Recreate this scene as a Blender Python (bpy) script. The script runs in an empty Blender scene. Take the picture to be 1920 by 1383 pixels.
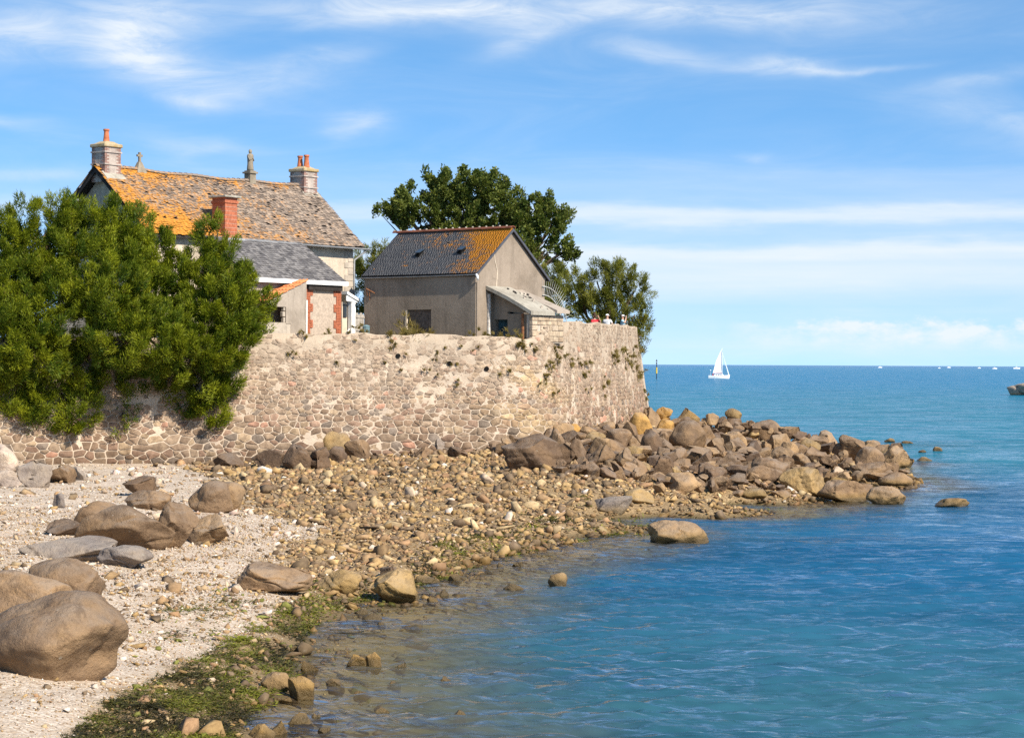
import bpy, bmesh, math, random
import numpy as np
from mathutils import Vector, Matrix, noise as mnoise

S = bpy.context.scene
COL = S.collection
R = math.radians
PI = math.pi

# ------------------------------------------------------------------ camera, sky, sun, exposure
F_PX = 4000.0                       # focal length in pixels of the 1920 px wide photograph
CZ = 5.2
PITCH = math.atan(9.8 / F_PX)
ROLL = 0.0053
_f = np.array([0, math.cos(PITCH), -math.sin(PITCH)])
_u0 = np.array([0, math.sin(PITCH), math.cos(PITCH)])
_r0 = np.array([1.0, 0, 0])
_r = math.cos(ROLL) * _r0 + math.sin(ROLL) * _u0
_u = math.cos(ROLL) * _u0 - math.sin(ROLL) * _r0
CAM = np.array([0, 0, CZ])
cd = bpy.data.cameras.new('camera')
cd.sensor_width = 36; cd.lens = 36 * F_PX / 1920
cd.clip_start = 0.5; cd.clip_end = 200000
cam = bpy.data.objects.new('camera', cd); COL.objects.link(cam)
cam.matrix_world = Matrix(((_r[0], _u[0], -_f[0], 0), (_r[1], _u[1], -_f[1], 0), (_r[2], _u[2], -_f[2], CZ), (0, 0, 0, 1)))
S.camera = cam

SUN_EL = R(40)
SUN_H = (0.69, -0.724)               # horizontal direction towards the sun
_n = math.hypot(*SUN_H); SUN_H = (SUN_H[0] / _n, SUN_H[1] / _n)
sd = bpy.data.lights.new('sun', 'SUN'); sd.energy = 5.0; sd.angle = R(0.53); sd.color = (1.0, 0.93, 0.82)
sun = bpy.data.objects.new('sun', sd); COL.objects.link(sun)
_d = Vector((SUN_H[0] * math.cos(SUN_EL), SUN_H[1] * math.cos(SUN_EL), math.sin(SUN_EL)))
sun.rotation_euler = _d.to_track_quat('Z', 'Y').to_euler()
sun.location = (40, -40, 60)

W = bpy.data.worlds.new('World'); S.world = W; W.use_nodes = True
SKY_STRENGTH = 0.10
def build_world():
    nt = W.node_tree; N = nt.nodes; L = nt.links; N.clear()
    def nd(t, **k):
        n = N.new(t)
        for a, b in k.items(): setattr(n, a, b)
        return n
    def val(x, n, i):
        if hasattr(x, 'is_output'): L.new(x, n.inputs[i])
        elif x is not None: n.inputs[i].default_value = x
    def M(op, a, b=None, c=None, clamp=False):
        n = nd('ShaderNodeMath', operation=op, use_clamp=clamp)
        val(a, n, 0); val(b, n, 1); val(c, n, 2)
        return n.outputs[0]
    tc = nd('ShaderNodeTexCoord')
    sep = nd('ShaderNodeSeparateXYZ'); L.new(tc.outputs['Generated'], sep.inputs[0])
    x, y, z = sep.outputs
    # sky: the clear blue comes down close to the horizon, as in the photograph's washed air
    zz = M('ADD', M('MULTIPLY', M('MAXIMUM', z, 0.0), 1.5), 0.165)
    cmb = nd('ShaderNodeCombineXYZ'); L.new(x, cmb.inputs[0]); L.new(y, cmb.inputs[1]); L.new(zz, cmb.inputs[2])
    nrm = nd('ShaderNodeVectorMath', operation='NORMALIZE'); L.new(cmb.outputs[0], nrm.inputs[0])
    sky = nd('ShaderNodeTexSky', sky_type='NISHITA'); sky.sun_disc = False
    sky.sun_elevation = SUN_EL; sky.sun_rotation = math.atan2(SUN_H[0], SUN_H[1])
    sky.air_density = 1.0; sky.dust_density = 0.25; sky.ozone_density = 3.0; sky.altitude = 0
    L.new(nrm.outputs[0], sky.inputs[0])
    hs = nd('ShaderNodeHueSaturation'); hs.inputs['Hue'].default_value = 0.494; hs.inputs['Saturation'].default_value = SKY_SAT; hs.inputs['Value'].default_value = SKY_VAL
    L.new(sky.outputs[0], hs.inputs['Color'])
    # clouds, laid out by azimuth and elevation
    az = M('ARCTAN2', x, y); el = M('ARCSINE', z)
    X = M('MULTIPLY_ADD', az, 4000.0, 960.0); Y = M('MULTIPLY_ADD', el, -4000.0, 682.0)
    def noise(sx, sy, detail=5, rough=0.55, off=0.0, dist=0.0):
        c = nd('ShaderNodeCombineXYZ'); L.new(M('MULTIPLY', X, sx), c.inputs[0]); L.new(M('MULTIPLY', Y, sy), c.inputs[1]); c.inputs[2].default_value = off
        n = nd('ShaderNodeTexNoise'); n.inputs['Scale'].default_value = 1; n.inputs['Detail'].default_value = detail
        n.inputs['Roughness'].default_value = rough; n.inputs['Distortion'].default_value = dist
        L.new(c.outputs[0], n.inputs[0]); return n.outputs[0]
    warp1 = M('SUBTRACT', noise(1 / 420, 1 / 150, 3, .5, 3.1), .5)
    warp2 = M('SUBTRACT', noise(1 / 300, 1 / 120, 3, .5, 9.7), .5)
    Xw = M('MULTIPLY_ADD', warp1, 190.0, X); Yw = M('MULTIPLY_ADD', warp2, 95.0, Y)
    fib = noise(1 / 200, 1 / 52, 8, .66, 5.0, .9)
    fibc = M('SMOOTHSTEP', fib, .0, 1.0) if False else fib
    fw = nd('ShaderNodeMapRange', interpolation_type='SMOOTHSTEP'); L.new(fib, fw.inputs[0]); fw.inputs[1].default_value = .22; fw.inputs[2].default_value = .82
    F1 = fw.outputs[0]
    total = None
    # wisps: centre, half widths, tilt (dy/dx), amount
    for (cx, cy, sx, sy, t, a) in ((40, 85, 90, 34, .12, .62), (265, 70, 85, 62, .15, .80), (330, 135, 120, 34, .22, .5), (355, 205, 40, 14, .0, .55),
                                   (470, 165, 95, 26, -.1, .26), (600, 110, 60, 18, -.25, .36), (655, 235, 48, 17, .0, .5), (760, 15, 260, 20, -.04, .6), (1120, 30, 340, 28, .02, .62),
                                   (1480, 25, 180, 16, .0, .35), (970, 82, 60, 22, -.3, .4), (1250, 115, 90, 13, .12, .42), (1480, 126, 70, 15, -.02, .75), (1590, 132, 90, 6, -.06, .4),
                                   (1850, 165, 110, 13, -.08, .34), (1860, 250, 130, 30, .2, .3), (1440, 295, 30, 9, .0, .28), (360, 285, 95, 14, .1, .32), (30, 255, 60, 8, .05, .25),
                                   (60, 345, 90, 9, .04, .3), (-500, 100, 300, 40, .1, .5), (-700, -300, 500, 90, .1, .5), (400, -350, 500, 80, -.1, .5), (1700, -300, 500, 70, .1, .5), (2500, 100, 300, 40, .0, .5)):
        dx = M('SUBTRACT', Xw, float(cx)); dy = M('SUBTRACT', Yw, float(cy))
        dy = M('MULTIPLY_ADD', dx, -t, dy)
        q = M('ADD', M('POWER', M('ABSOLUTE', M('DIVIDE', dx, float(sx))), 2.0), M('POWER', M('ABSOLUTE', M('DIVIDE', dy, float(sy))), 2.0))
        g = M('MULTIPLY', M('POWER', 2.718, M('MULTIPLY', q, -0.62)), float(a))
        total = g if total is None else M('ADD', total, g)
    veil = M('MULTIPLY', M('POWER', noise(1 / 420, 1 / 90, 8, .62, 71.0, .7), 3.0), .5)
    wisps = M('ADD', M('MULTIPLY', total, M('MULTIPLY_ADD', F1, .9, .28)), veil)
    # flat bands low over the sea
    bandn = M('SUBTRACT', noise(1 / 520, 1 / 60, 4, .5, 21.0), .5)
    Yb = M('MULTIPLY_ADD', M('SUBTRACT', noise(1 / 120, 1 / 22, 5, .6, 61.0), .5), 26.0, M('MULTIPLY_ADD', bandn, 64.0, Y))
    bands = None
    side = nd('ShaderNodeMapRange', interpolation_type='SMOOTHSTEP'); L.new(X, side.inputs[0]); side.inputs[1].default_value = 250; side.inputs[2].default_value = 1150
    side.inputs[3].default_value = .55; side.inputs[4].default_value = 1.0
    for (cy, sy, a) in ((402, 14, .52), (425, 55, .2), (468, 14, .36), (510, 40, .58), (345, 26, .17), (590, 60, .22), (660, 44, .30)):
        q = M('POWER', M('ABSOLUTE', M('DIVIDE', M('SUBTRACT', Yb, float(cy)), float(sy))), 2.0)
        g = M('MULTIPLY', M('POWER', 2.718, M('MULTIPLY', q, -0.6)), float(a))
        bands = g if bands is None else M('ADD', bands, g)
    bands = M('MULTIPLY', M('MULTIPLY', bands, side.outputs[0]), M('MULTIPLY_ADD', noise(1 / 900, 1 / 30, 5, .5, 33.0), .7, .62))
    # the cumulus bank standing on the horizon
    cn = noise(1 / 78, 1 / 40, 7, .62, 41.0)
    bx = nd('ShaderNodeMapRange', interpolation_type='SMOOTHSTEP'); L.new(X, bx.inputs[0]); bx.inputs[1].default_value = 1240; bx.inputs[2].default_value = 1620
    top = M('MULTIPLY_ADD', noise(1 / 190, 0.0, 3, .5, 55.0), -80.0, 640.0)
    hgt = nd('ShaderNodeMapRange', interpolation_type='SMOOTHSTEP'); L.new(M('SUBTRACT', M('MULTIPLY_ADD', M('SUBTRACT', cn, .5), 70.0, Y), top), hgt.inputs[0]); hgt.inputs[1].default_value = -6; hgt.inputs[2].default_value = 12
    low = nd('ShaderNodeMapRange', interpolation_type='SMOOTHSTEP'); L.new(Y, low.inputs[0]); low.inputs[1].default_value = 668; low.inputs[2].default_value = 610
    cum = M('MULTIPLY', M('MULTIPLY', bx.outputs[0], hgt.outputs[0]), M('MULTIPLY', low.outputs[0], M('MULTIPLY_ADD', cn, 2.9, -.98)), clamp=True)
    cl = M('MINIMUM', M('ADD', M('ADD', wisps, bands), M('MULTIPLY', cum, .8)), .93)
    mix = nd('ShaderNodeMix', data_type='RGBA')
    L.new(cl, mix.inputs['Factor']); L.new(hs.outputs[0], mix.inputs['A'])
    mix.inputs['B'].default_value = (CLOUD[0] / SKY_STRENGTH, CLOUD[1] / SKY_STRENGTH, CLOUD[2] / SKY_STRENGTH, 1)
    bg = nd('ShaderNodeBackground'); bg.inputs[1].default_value = SKY_STRENGTH
    L.new(mix.outputs['Result'], bg.inputs[0])
    out = nd('ShaderNodeOutputWorld'); L.new(bg.outputs[0], out.inputs[0])
SKY_SAT = 1.20; SKY_VAL = 1.34
CLOUD = (0.55, 0.59, 0.63)
build_world()
S.view_settings.view_transform = 'Standard'; S.view_settings.look = 'None'
S.view_settings.exposure = 0.7; S.view_settings.gamma = 1.0
S.view_settings.use_curve_mapping = False
S.render.engine = 'CYCLES'
S.cycles.max_bounces = 6; S.cycles.diffuse_bounces = 3; S.cycles.glossy_bounces = 3; S.cycles.transparent_max_bounces = 8
S.cycles.transmission_bounces = 4; S.cycles.sample_clamp_direct = 6; S.cycles.sample_clamp_indirect = 4
S.cycles.use_denoising = False
try: S.cycles.denoiser = 'OPENIMAGEDENOISE'
except Exception: pass

# ------------------------------------------------------------------ helpers
def P(px, py, d):
    """world point seen at photograph pixel (px, py) at depth d"""
    return CAM + d * (_f + (px - 960) / F_PX * _r - (py - 691.5) / F_PX * _u)
def G(px, py, z):
    """point of the horizontal plane z under pixel (px, py)"""
    k = _f + (px - 960) / F_PX * _r - (py - 691.5) / F_PX * _u
    return CAM + (z - CZ) / k[2] * k
def proj(p):
    q = np.asarray(p, float) - CAM
    d = q @ _f
    return 960 + F_PX * (q @ _r) / d, 691.5 - F_PX * (q @ _u) / d, d

def tag(o, label=None, cat=None, group=None, kind=None):
    if label: o['label'] = label
    if cat: o['category'] = cat
    if group: o['group'] = group
    if kind: o['kind'] = kind
    return o
def link(name, me, mat=None, parent=None, loc=None):
    o = bpy.data.objects.new(name, me); COL.objects.link(o)
    if mat is not None and me is not None and not me.materials: me.materials.append(mat)
    if parent is not None: o.parent = parent
    if loc is not None: o.location = loc
    return o
def empty(name, loc, label, cat, group=None):
    o = bpy.data.objects.new(name, None); COL.objects.link(o)
    o.location = loc; o.empty_display_size = .3
    return tag(o, label, cat, group)

class MB:
    """collects shapes in world coordinates; build() links them as one mesh object"""
    def __init__(s): s.v = []; s.f = []; s.c = []
    def add(s, vs, fs, col=None):
        k = len(s.v); s.v += [tuple(map(float, p)) for p in vs]; s.f += [tuple(i + k for i in q) for q in fs]
        s.c += [col or (1, 1, 1)] * len(vs)
        return s
    def hexa(s, p, col=None):          # 8 corners: 4 below, 4 above, same turn
        return s.add(p, [(3, 2, 1, 0), (4, 5, 6, 7), (0, 1, 5, 4), (1, 2, 6, 5), (2, 3, 7, 6), (3, 0, 4, 7)], col)
    def box(s, fr, a, b, z, col=None):  # fr = frame, ranges in its axes
        q = [(a[0], b[0]), (a[1], b[0]), (a[1], b[1]), (a[0], b[1])]
        return s.hexa([fr(x, y, z[0]) for x, y in q] + [fr(x, y, z[1]) for x, y in q], col)
    def prism(s, poly, off, col=None):  # poly: list of 3d points, off: extrusion vector
        n = len(poly); off = np.asarray(off, float)
        vs = [np.asarray(p, float) for p in poly] + [np.asarray(p, float) + off for p in poly]
        fs = [tuple(range(n - 1, -1, -1)), tuple(range(n, 2 * n))] + [(i, (i + 1) % n, n + (i + 1) % n, n + i) for i in range(n)]
        return s.add(vs, fs, col)
    def tube(s, pts, r, n=8, col=None, cap=True):
        pts = [Vector(p) for p in pts]; rs = r if isinstance(r, (list, tuple)) else [r] * len(pts)
        vs = []; fs = []; prev = None
        for i, p in enumerate(pts):
            t = (pts[min(i + 1, len(pts) - 1)] - pts[max(i - 1, 0)]).normalized()
            if prev is None:
                a = t.orthogonal().normalized()
            else:
                a = (prev - t * prev.dot(t)).normalized()
            prev = a; b = t.cross(a)
            for k in range(n):
                w = 2 * PI * k / n
                vs.append(p + (a * math.cos(w) + b * math.sin(w)) * rs[i])
        for i in range(len(pts) - 1):
            for k in range(n):
                fs.append((i * n + k, i * n + (k + 1) % n, (i + 1) * n + (k + 1) % n, (i + 1) * n + k))
        if cap:
            fs.append(tuple(range(n - 1, -1, -1))); fs.append(tuple(range((len(pts) - 1) * n, len(pts) * n)))
        return s.add(vs, fs, col)
    def lathe(s, base, prof, n=12, col=None):   # prof: (radius, height)
        base = np.asarray(base, float); vs = []; fs = []
        for r, h in prof:
            for k in range(n):
                w = 2 * PI * k / n; vs.append(base + np.array([r * math.cos(w), r * math.sin(w), h]))
        for i in range(len(prof) - 1):
            for k in range(n):
                fs.append((i * n + k, i * n + (k + 1) % n, (i + 1) * n + (k + 1) % n, (i + 1) * n + k))
        fs.append(tuple(range(n - 1, -1, -1))); fs.append(tuple(range((len(prof) - 1) * n, len(prof) * n)))
        return s.add(vs, fs, col)
    def build(s, name, mat, parent=None, smooth=False, bevel=0, origin=None, kind=None, fix=True, local=False):
        base = np.array(origin if origin is not None else (parent.location if parent is not None else (0, 0, 0)), float)
        if parent is not None and parent.parent is not None: base = base + np.array(parent.parent.location)
        v = np.array(s.v) - (0 if local else base)
        me = bpy.data.meshes.new(name); me.from_pydata(v.tolist(), [], s.f)
        ca = me.color_attributes.new('Col', 'FLOAT_COLOR', 'POINT')
        ca.data.foreach_set('color', np.c_[np.array(s.c, np.float32), np.ones(len(s.c), np.float32)].astype(np.float32).ravel())
        if fix:
            bm = bmesh.new(); bm.from_mesh(me); bmesh.ops.recalc_face_normals(bm, faces=bm.faces)
            if bevel: bmesh.ops.bevel(bm, geom=list(bm.edges), offset=bevel, segments=1, affect='EDGES')
            bm.to_mesh(me); bm.free()
        if smooth: me.shade_smooth()
        me.update()
        o = link(name, me, mat, parent)
        if parent is None or origin is not None: o.location = base if parent is None else base - np.array(parent.location)
        if kind: o['kind'] = kind
        return o

def np_mesh(name, v, tri, col=None, smooth=False, attrs=None):
    """fast mesh from arrays: v (N,3), tri (M,k)"""
    me = bpy.data.meshes.new(name); v = np.asarray(v, np.float32); tri = np.asarray(tri, np.int32); k = tri.shape[1]
    me.vertices.add(len(v)); me.vertices.foreach_set('co', v.ravel())
    me.loops.add(tri.size); me.loops.foreach_set('vertex_index', tri.ravel())
    me.polygons.add(len(tri)); me.polygons.foreach_set('loop_start', np.arange(0, tri.size, k, dtype=np.int32))
    me.polygons.foreach_set('loop_total', np.full(len(tri), k, np.int32))
    if smooth: me.polygons.foreach_set('use_smooth', np.ones(len(tri), bool))
    if col is not None:
        ca = me.color_attributes.new('Col', 'FLOAT_COLOR', 'POINT')
        ca.data.foreach_set('color', np.c_[np.asarray(col, np.float32), np.ones(len(v), np.float32)].astype(np.float32).ravel())
    for n_, a in (attrs or {}).items():
        at = me.attributes.new(n_, 'FLOAT', 'POINT'); at.data.foreach_set('value', np.asarray(a, np.float32))
    me.update(calc_edges=True); me.validate()
    return me

# ------------------------------------------------------------------ materials
class NT:
    def __init__(s, name):
        s.m = bpy.data.materials.new(name); s.m.use_nodes = True; s.t = s.m.node_tree; s.t.nodes.clear()
        s.out = s.t.nodes.new('ShaderNodeOutputMaterial')
        s.geo = s.t.nodes.new('ShaderNodeNewGeometry'); s.tc = s.t.nodes.new('ShaderNodeTexCoord')
        s.pos = s.geo.outputs['Position']; s.obj = s.tc.outputs['Object']
    def n(s, t, **k):
        q = s.t.nodes.new(t)
        for a, b in k.items(): setattr(q, a, b)
        return q
    def set(s, x, i):
        if x is None: return
        if hasattr(x, 'is_output'): s.t.links.new(x, i)
        elif isinstance(x, (tuple, list)) and len(x) == 3 and i.type == 'RGBA': i.default_value = (*x, 1)
        else: i.default_value = x
    def math(s, op, a, b=None, c=None, clamp=False):
        q = s.n('ShaderNodeMath', operation=op, use_clamp=clamp); s.set(a, q.inputs[0]); s.set(b, q.inputs[1]); s.set(c, q.inputs[2]); return q.outputs[0]
    def scale(s, v, k):
        q = s.n('ShaderNodeVectorMath', operation='MULTIPLY'); s.set(v, q.inputs[0]); q.inputs[1].default_value = k if isinstance(k, tuple) else (k, k, k); return q.outputs[0]
    def noise(s, v, scale, detail=4, rough=.55, dist=0, col=False):
        q = s.n('ShaderNodeTexNoise'); s.set(v, q.inputs['Vector']); q.inputs['Scale'].default_value = scale; q.inputs['Detail'].default_value = detail
        q.inputs['Roughness'].default_value = rough; q.inputs['Distortion'].default_value = dist; return q.outputs['Color' if col else 'Fac']
    def voro(s, v, scale, feature='F1', out='Distance'):
        q = s.n('ShaderNodeTexVoronoi', feature=feature); s.set(v, q.inputs['Vector']); q.inputs['Scale'].default_value = scale; return q.outputs[out]
    def ramp(s, x, a, b, lo=0.0, hi=1.0):
        q = s.n('ShaderNodeMapRange', interpolation_type='SMOOTHSTEP'); s.set(x, q.inputs[0]); q.inputs[1].default_value = a; q.inputs[2].default_value = b
        q.inputs[3].default_value = lo; q.inputs[4].default_value = hi; return q.outputs[0]
    def mix(s, f, a, b, mode='MIX'):
        q = s.n('ShaderNodeMix', data_type='RGBA', blend_type=mode, clamp_factor=True); s.set(f, q.inputs['Factor']); s.set(a, q.inputs['A']); s.set(b, q.inputs['B']); return q.outputs['Result']
    def attr(s, name, out='Color'):
        q = s.n('ShaderNodeAttribute', attribute_name=name); return q.outputs[out]
    def z(s):
        q = s.n('ShaderNodeSeparateXYZ'); s.set(s.pos, q.inputs[0]); return q.outputs[2]
    def bump(s, h, strength=.5, dist=.05, normal=None):
        q = s.n('ShaderNodeBump'); s.set(h, q.inputs['Height']); q.inputs['Strength'].default_value = strength; q.inputs['Distance'].default_value = dist
        if normal is not None: s.set(normal, q.inputs['Normal'])
        return q.outputs[0]
    def pbr(s, col, rough=.85, normal=None, spec=.25, metal=0, **k):
        q = s.n('ShaderNodeBsdfPrincipled'); s.set(col, q.inputs['Base Color']); s.set(rough, q.inputs['Roughness']); q.inputs['Specular IOR Level'].default_value = spec
        q.inputs['Metallic'].default_value = metal
        if normal is not None: s.set(normal, q.inputs['Normal'])
        for a, b in k.items(): s.set(b, q.inputs[a])
        s.t.links.new(q.outputs[0], s.out.inputs[0]); return s.m

def plain(name, col, rough=.6, spec=.3, metal=0, wear=.25, scale=3.0):
    t = NT(name); n1 = t.noise(t.pos, scale, 6, .65)
    c = t.mix(t.ramp(n1, .3, .75), tuple(x * (1 - wear) for x in col), tuple(min(1, x * (1 + wear * .4)) for x in col))
    return t.pbr(c, rough, t.bump(n1, .15, .02), spec, metal)

def m_render(name, col, stain, streak=.5, sc=1.0):
    """weathered cement render with rain streaks and patches"""
    t = NT(name)
    big = t.noise(t.pos, .55 * sc, 5, .6, .4); fine = t.noise(t.pos, 9 * sc, 5, .7)
    st = t.noise(t.scale(t.pos, (1.7 * sc, 1.7 * sc, .16 * sc)), 1.4, 6, .7, .35)
    c = t.mix(t.ramp(big, .35, .7), col, stain)
    c = t.mix(t.math('MULTIPLY', t.ramp(st, .45, .75), streak), c, tuple(x * .55 for x in stain))
    blot = t.noise(t.pos, 1.9 * sc, 6, .72, .8)
    c = t.mix(t.math('MULTIPLY', t.ramp(blot, .56, .72), .45), c, tuple(x * .62 for x in stain))
    c = t.mix(t.math('MULTIPLY', t.ramp(blot, .44, .30), .30), c, tuple(min(1, x * 1.4) for x in col))
    c = t.mix(t.math('MULTIPLY', t.ramp(fine, .45, .8), .35), c, tuple(min(1, x * 1.35) for x in col))
    return t.pbr(c, .92, t.bump(t.math('ADD', fine, t.math('MULTIPLY', big, .5)), .35, .03), .12)

def m_stone(name, use_obj):
    """a masonry or beach stone: own colour from the object or the vertex, grain on top"""
    t = NT(name)
    if use_obj:
        oi = t.n('ShaderNodeObjectInfo'); base = oi.outputs['Color']
    else: base = t.attr('Col')
    n1 = t.noise(t.pos, 5, 5, .65); n2 = t.noise(t.pos, 26, 4, .7)
    c = t.mix(t.ramp(n1, .3, .72), t.mix(1.0, base, (.66, .62, .60), 'MULTIPLY'), t.mix(1.0, base, (1.16, 1.14, 1.08), 'MULTIPLY'))
    c = t.mix(t.math('MULTIPLY', t.ramp(n2, .55, .8), .4), c, t.mix(1.0, base, (.5, .47, .45), 'MULTIPLY'))
    wet = t.ramp(t.math('MULTIPLY_ADD', n1, -.25, t.z()), .16, -.08)
    c = t.mix(t.math('MULTIPLY', wet, .8), c, t.mix(1.0, base, (.40, .35, .23), 'MULTIPLY'))
    return t.pbr(c, t.math('MULTIPLY_ADD', wet, -.4, .88), t.bump(t.math('MULTIPLY_ADD', n2, .4, n1), .5, .04), .18)

def m_boulder():
    """granite boulder: warm brown with grey weathering, lichen and a darker tide line"""
    t = NT('boulder_granite')
    oi = t.n('ShaderNodeObjectInfo'); base = oi.outputs['Color']; rnd = oi.outputs['Random']
    off = t.n('ShaderNodeVectorMath', operation='ADD'); t.set(t.pos, off.inputs[0])
    cx = t.n('ShaderNodeCombineXYZ'); t.set(t.math('MULTIPLY', rnd, 50.0), cx.inputs[0]); t.set(cx.outputs[0], off.inputs[1])
    p = off.outputs[0]
    big = t.noise(p, .9, 6, .62, .5); mid = t.noise(p, 4.5, 6, .68); fine = t.noise(p, 21, 4, .8)
    c = t.mix(t.ramp(big, .32, .7), t.mix(1.0, base, (.68, .66, .68), 'MULTIPLY'), t.mix(1.0, base, (1.2, 1.12, .98), 'MULTIPLY'))
    c = t.mix(t.math('MULTIPLY', t.ramp(mid, .48, .72), .65), c, t.mix(1.0, base, (.46, .40, .36), 'MULTIPLY'))
    c = t.mix(t.math('MULTIPLY', t.ramp(fine, .56, .72), .5), c, t.mix(1.0, base, (1.75, 1.65, 1.5), 'MULTIPLY'))
    nz = t.n('ShaderNodeSeparateXYZ'); t.set(t.geo.outputs['Normal'], nz.inputs[0])
    top = t.math('MULTIPLY', t.ramp(nz.outputs[2], .25, .9), t.ramp(t.noise(p, 1.7, 5, .65), .35, .65))
    c = t.mix(t.math('MULTIPLY', top, .55), c, t.mix(.55, base, (.27, .235, .20)))
    sp = t.voro(p, 3.4); spn = t.noise(p, 12, 4, .7)
    c = t.mix(t.math('MULTIPLY', t.ramp(t.math('MULTIPLY_ADD', spn, .5, sp), .36, .26), .4), c, (.42, .38, .30))
    dk = t.noise(t.scale(p, (1, 1, .35)), 2.3, 6, .7, .6)
    c = t.mix(t.math('MULTIPLY', t.ramp(dk, .54, .66), .5), c, t.mix(1.0, base, (.36, .32, .30), 'MULTIPLY'))
    wl = t.noise(t.pos, 1.3, 3, .5)
    tide = t.ramp(t.math('MULTIPLY_ADD', wl, .25, t.math('MULTIPLY', t.z(), -1.0)), -.35, -.02)
    c = t.mix(t.math('MULTIPLY', tide, .55), c, (.20, .125, .035))
    wet = t.ramp(t.math('MULTIPLY_ADD', wl, -.18, t.z()), .14, -.02)
    c = t.mix(t.math('MULTIPLY', wet, .75), c, (.055, .04, .018))
    h = t.math('ADD', t.math('MULTIPLY_ADD', mid, .8, big), t.math('MULTIPLY', fine, .25))
    return t.pbr(c, t.math('MULTIPLY_ADD', wet, -.4, .82), t.bump(h, .9, .11), .25)

def m_slate(name, base_a, base_b, lichen, amount, fade):
    """weathered slates with orange lichen that thins along the roof"""
    t = NT(name); col = t.attr('Col')
    q = t.n('ShaderNodeSeparateColor'); t.set(col, q.inputs[0])
    n1 = t.noise(t.pos, 6.5, 6, .72); n2 = t.noise(t.pos, .75, 5, .6, .6); n3 = t.noise(t.pos, 22, 4, .7)
    c = t.mix(q.outputs[0], base_a, base_b)
    c = t.mix(t.math('MULTIPLY', t.ramp(n3, .5, .8), .35), c, tuple(min(1, x * 1.7) for x in base_b))
    # q[1] holds how much lichen grows at this spot of the roof
    v = t.math('ADD', t.math('ADD', t.math('MULTIPLY', n1, .95), t.math('MULTIPLY', n2, .55)), t.math('MULTIPLY_ADD', q.outputs[1], 1.0, t.math('MULTIPLY', q.outputs[0], .12)))
    k = t.ramp(v, amount, amount + fade)
    lc = t.mix(t.ramp(n3, .3, .75), lichen, tuple(x * y for x, y in zip(lichen, (.75, .58, .5))))
    c = t.mix(k, c, lc)
    return t.pbr(c, .9, t.bump(t.math('MULTIPLY_ADD', n1, .5, n3), .4, .03), .15)

def m_leaf(name, a, b, trans=.35):
    t = NT(name); col = t.attr('Col')
    q = t.n('ShaderNodeSeparateColor'); t.set(col, q.inputs[0])
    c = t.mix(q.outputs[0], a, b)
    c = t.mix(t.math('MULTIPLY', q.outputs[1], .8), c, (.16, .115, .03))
    d = t.n('ShaderNodeBsdfPrincipled'); t.set(c, d.inputs['Base Color']); d.inputs['Roughness'].default_value = .6; d.inputs['Specular IOR Level'].default_value = .2
    tr = t.n('ShaderNodeBsdfTranslucent'); t.set(t.mix(1.0, c, (1.25, 1.3, .6), 'MULTIPLY'), tr.inputs[0])
    mx = t.n('ShaderNodeMixShader'); mx.inputs[0].default_value = trans
    t.t.links.new(d.outputs[0], mx.inputs[1]); t.t.links.new(tr.outputs[0], mx.inputs[2]); t.t.links.new(mx.outputs[0], t.out.inputs[0])
    return t.m

def m_wallstone(name, use_obj):
    """masonry stone with lime wash smeared over it, more of it towards the top of the wall"""
    t = NT(name); base = t.n('ShaderNodeObjectInfo').outputs['Color'] if use_obj else t.attr('Col')
    n1 = t.noise(t.pos, 4, 6, .7); n2 = t.noise(t.pos, 22, 4, .75); big = t.noise(t.pos, .75, 6, .68, .5); st = t.noise(t.scale(t.pos, (1.5, 1.5, .2)), 1.2, 6, .65, .3)
    c = t.mix(t.ramp(n1, .3, .7), t.mix(1.0, base, (.62, .58, .55), 'MULTIPLY'), t.mix(1.0, base, (1.18, 1.16, 1.1), 'MULTIPLY'))
    c = t.mix(t.math('MULTIPLY', t.ramp(n2, .52, .75), .45), c, t.mix(1.0, base, (.48, .45, .43), 'MULTIPLY'))
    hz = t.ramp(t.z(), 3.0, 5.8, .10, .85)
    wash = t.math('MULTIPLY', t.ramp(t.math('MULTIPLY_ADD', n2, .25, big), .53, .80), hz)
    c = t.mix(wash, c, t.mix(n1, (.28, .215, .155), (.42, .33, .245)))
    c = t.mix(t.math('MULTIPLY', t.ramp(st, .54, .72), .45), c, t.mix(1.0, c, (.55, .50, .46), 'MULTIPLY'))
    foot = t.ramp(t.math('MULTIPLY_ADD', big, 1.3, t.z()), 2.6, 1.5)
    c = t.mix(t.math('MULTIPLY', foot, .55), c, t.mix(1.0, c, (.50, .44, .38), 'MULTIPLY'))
    return t.pbr(c, .92, t.bump(t.math('MULTIPLY_ADD', n2, .5, n1), .7, .05), .12)
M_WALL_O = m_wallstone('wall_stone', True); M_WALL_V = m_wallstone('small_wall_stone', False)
M_BOULDER = m_boulder()
M_STONE_O = m_stone('loose_stone', True)
M_STONE_V = m_stone('massed_stone', False)
M_BARK = plain('bark', (.12, .085, .055), .9, .1, wear=.5, scale=8)
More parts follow.
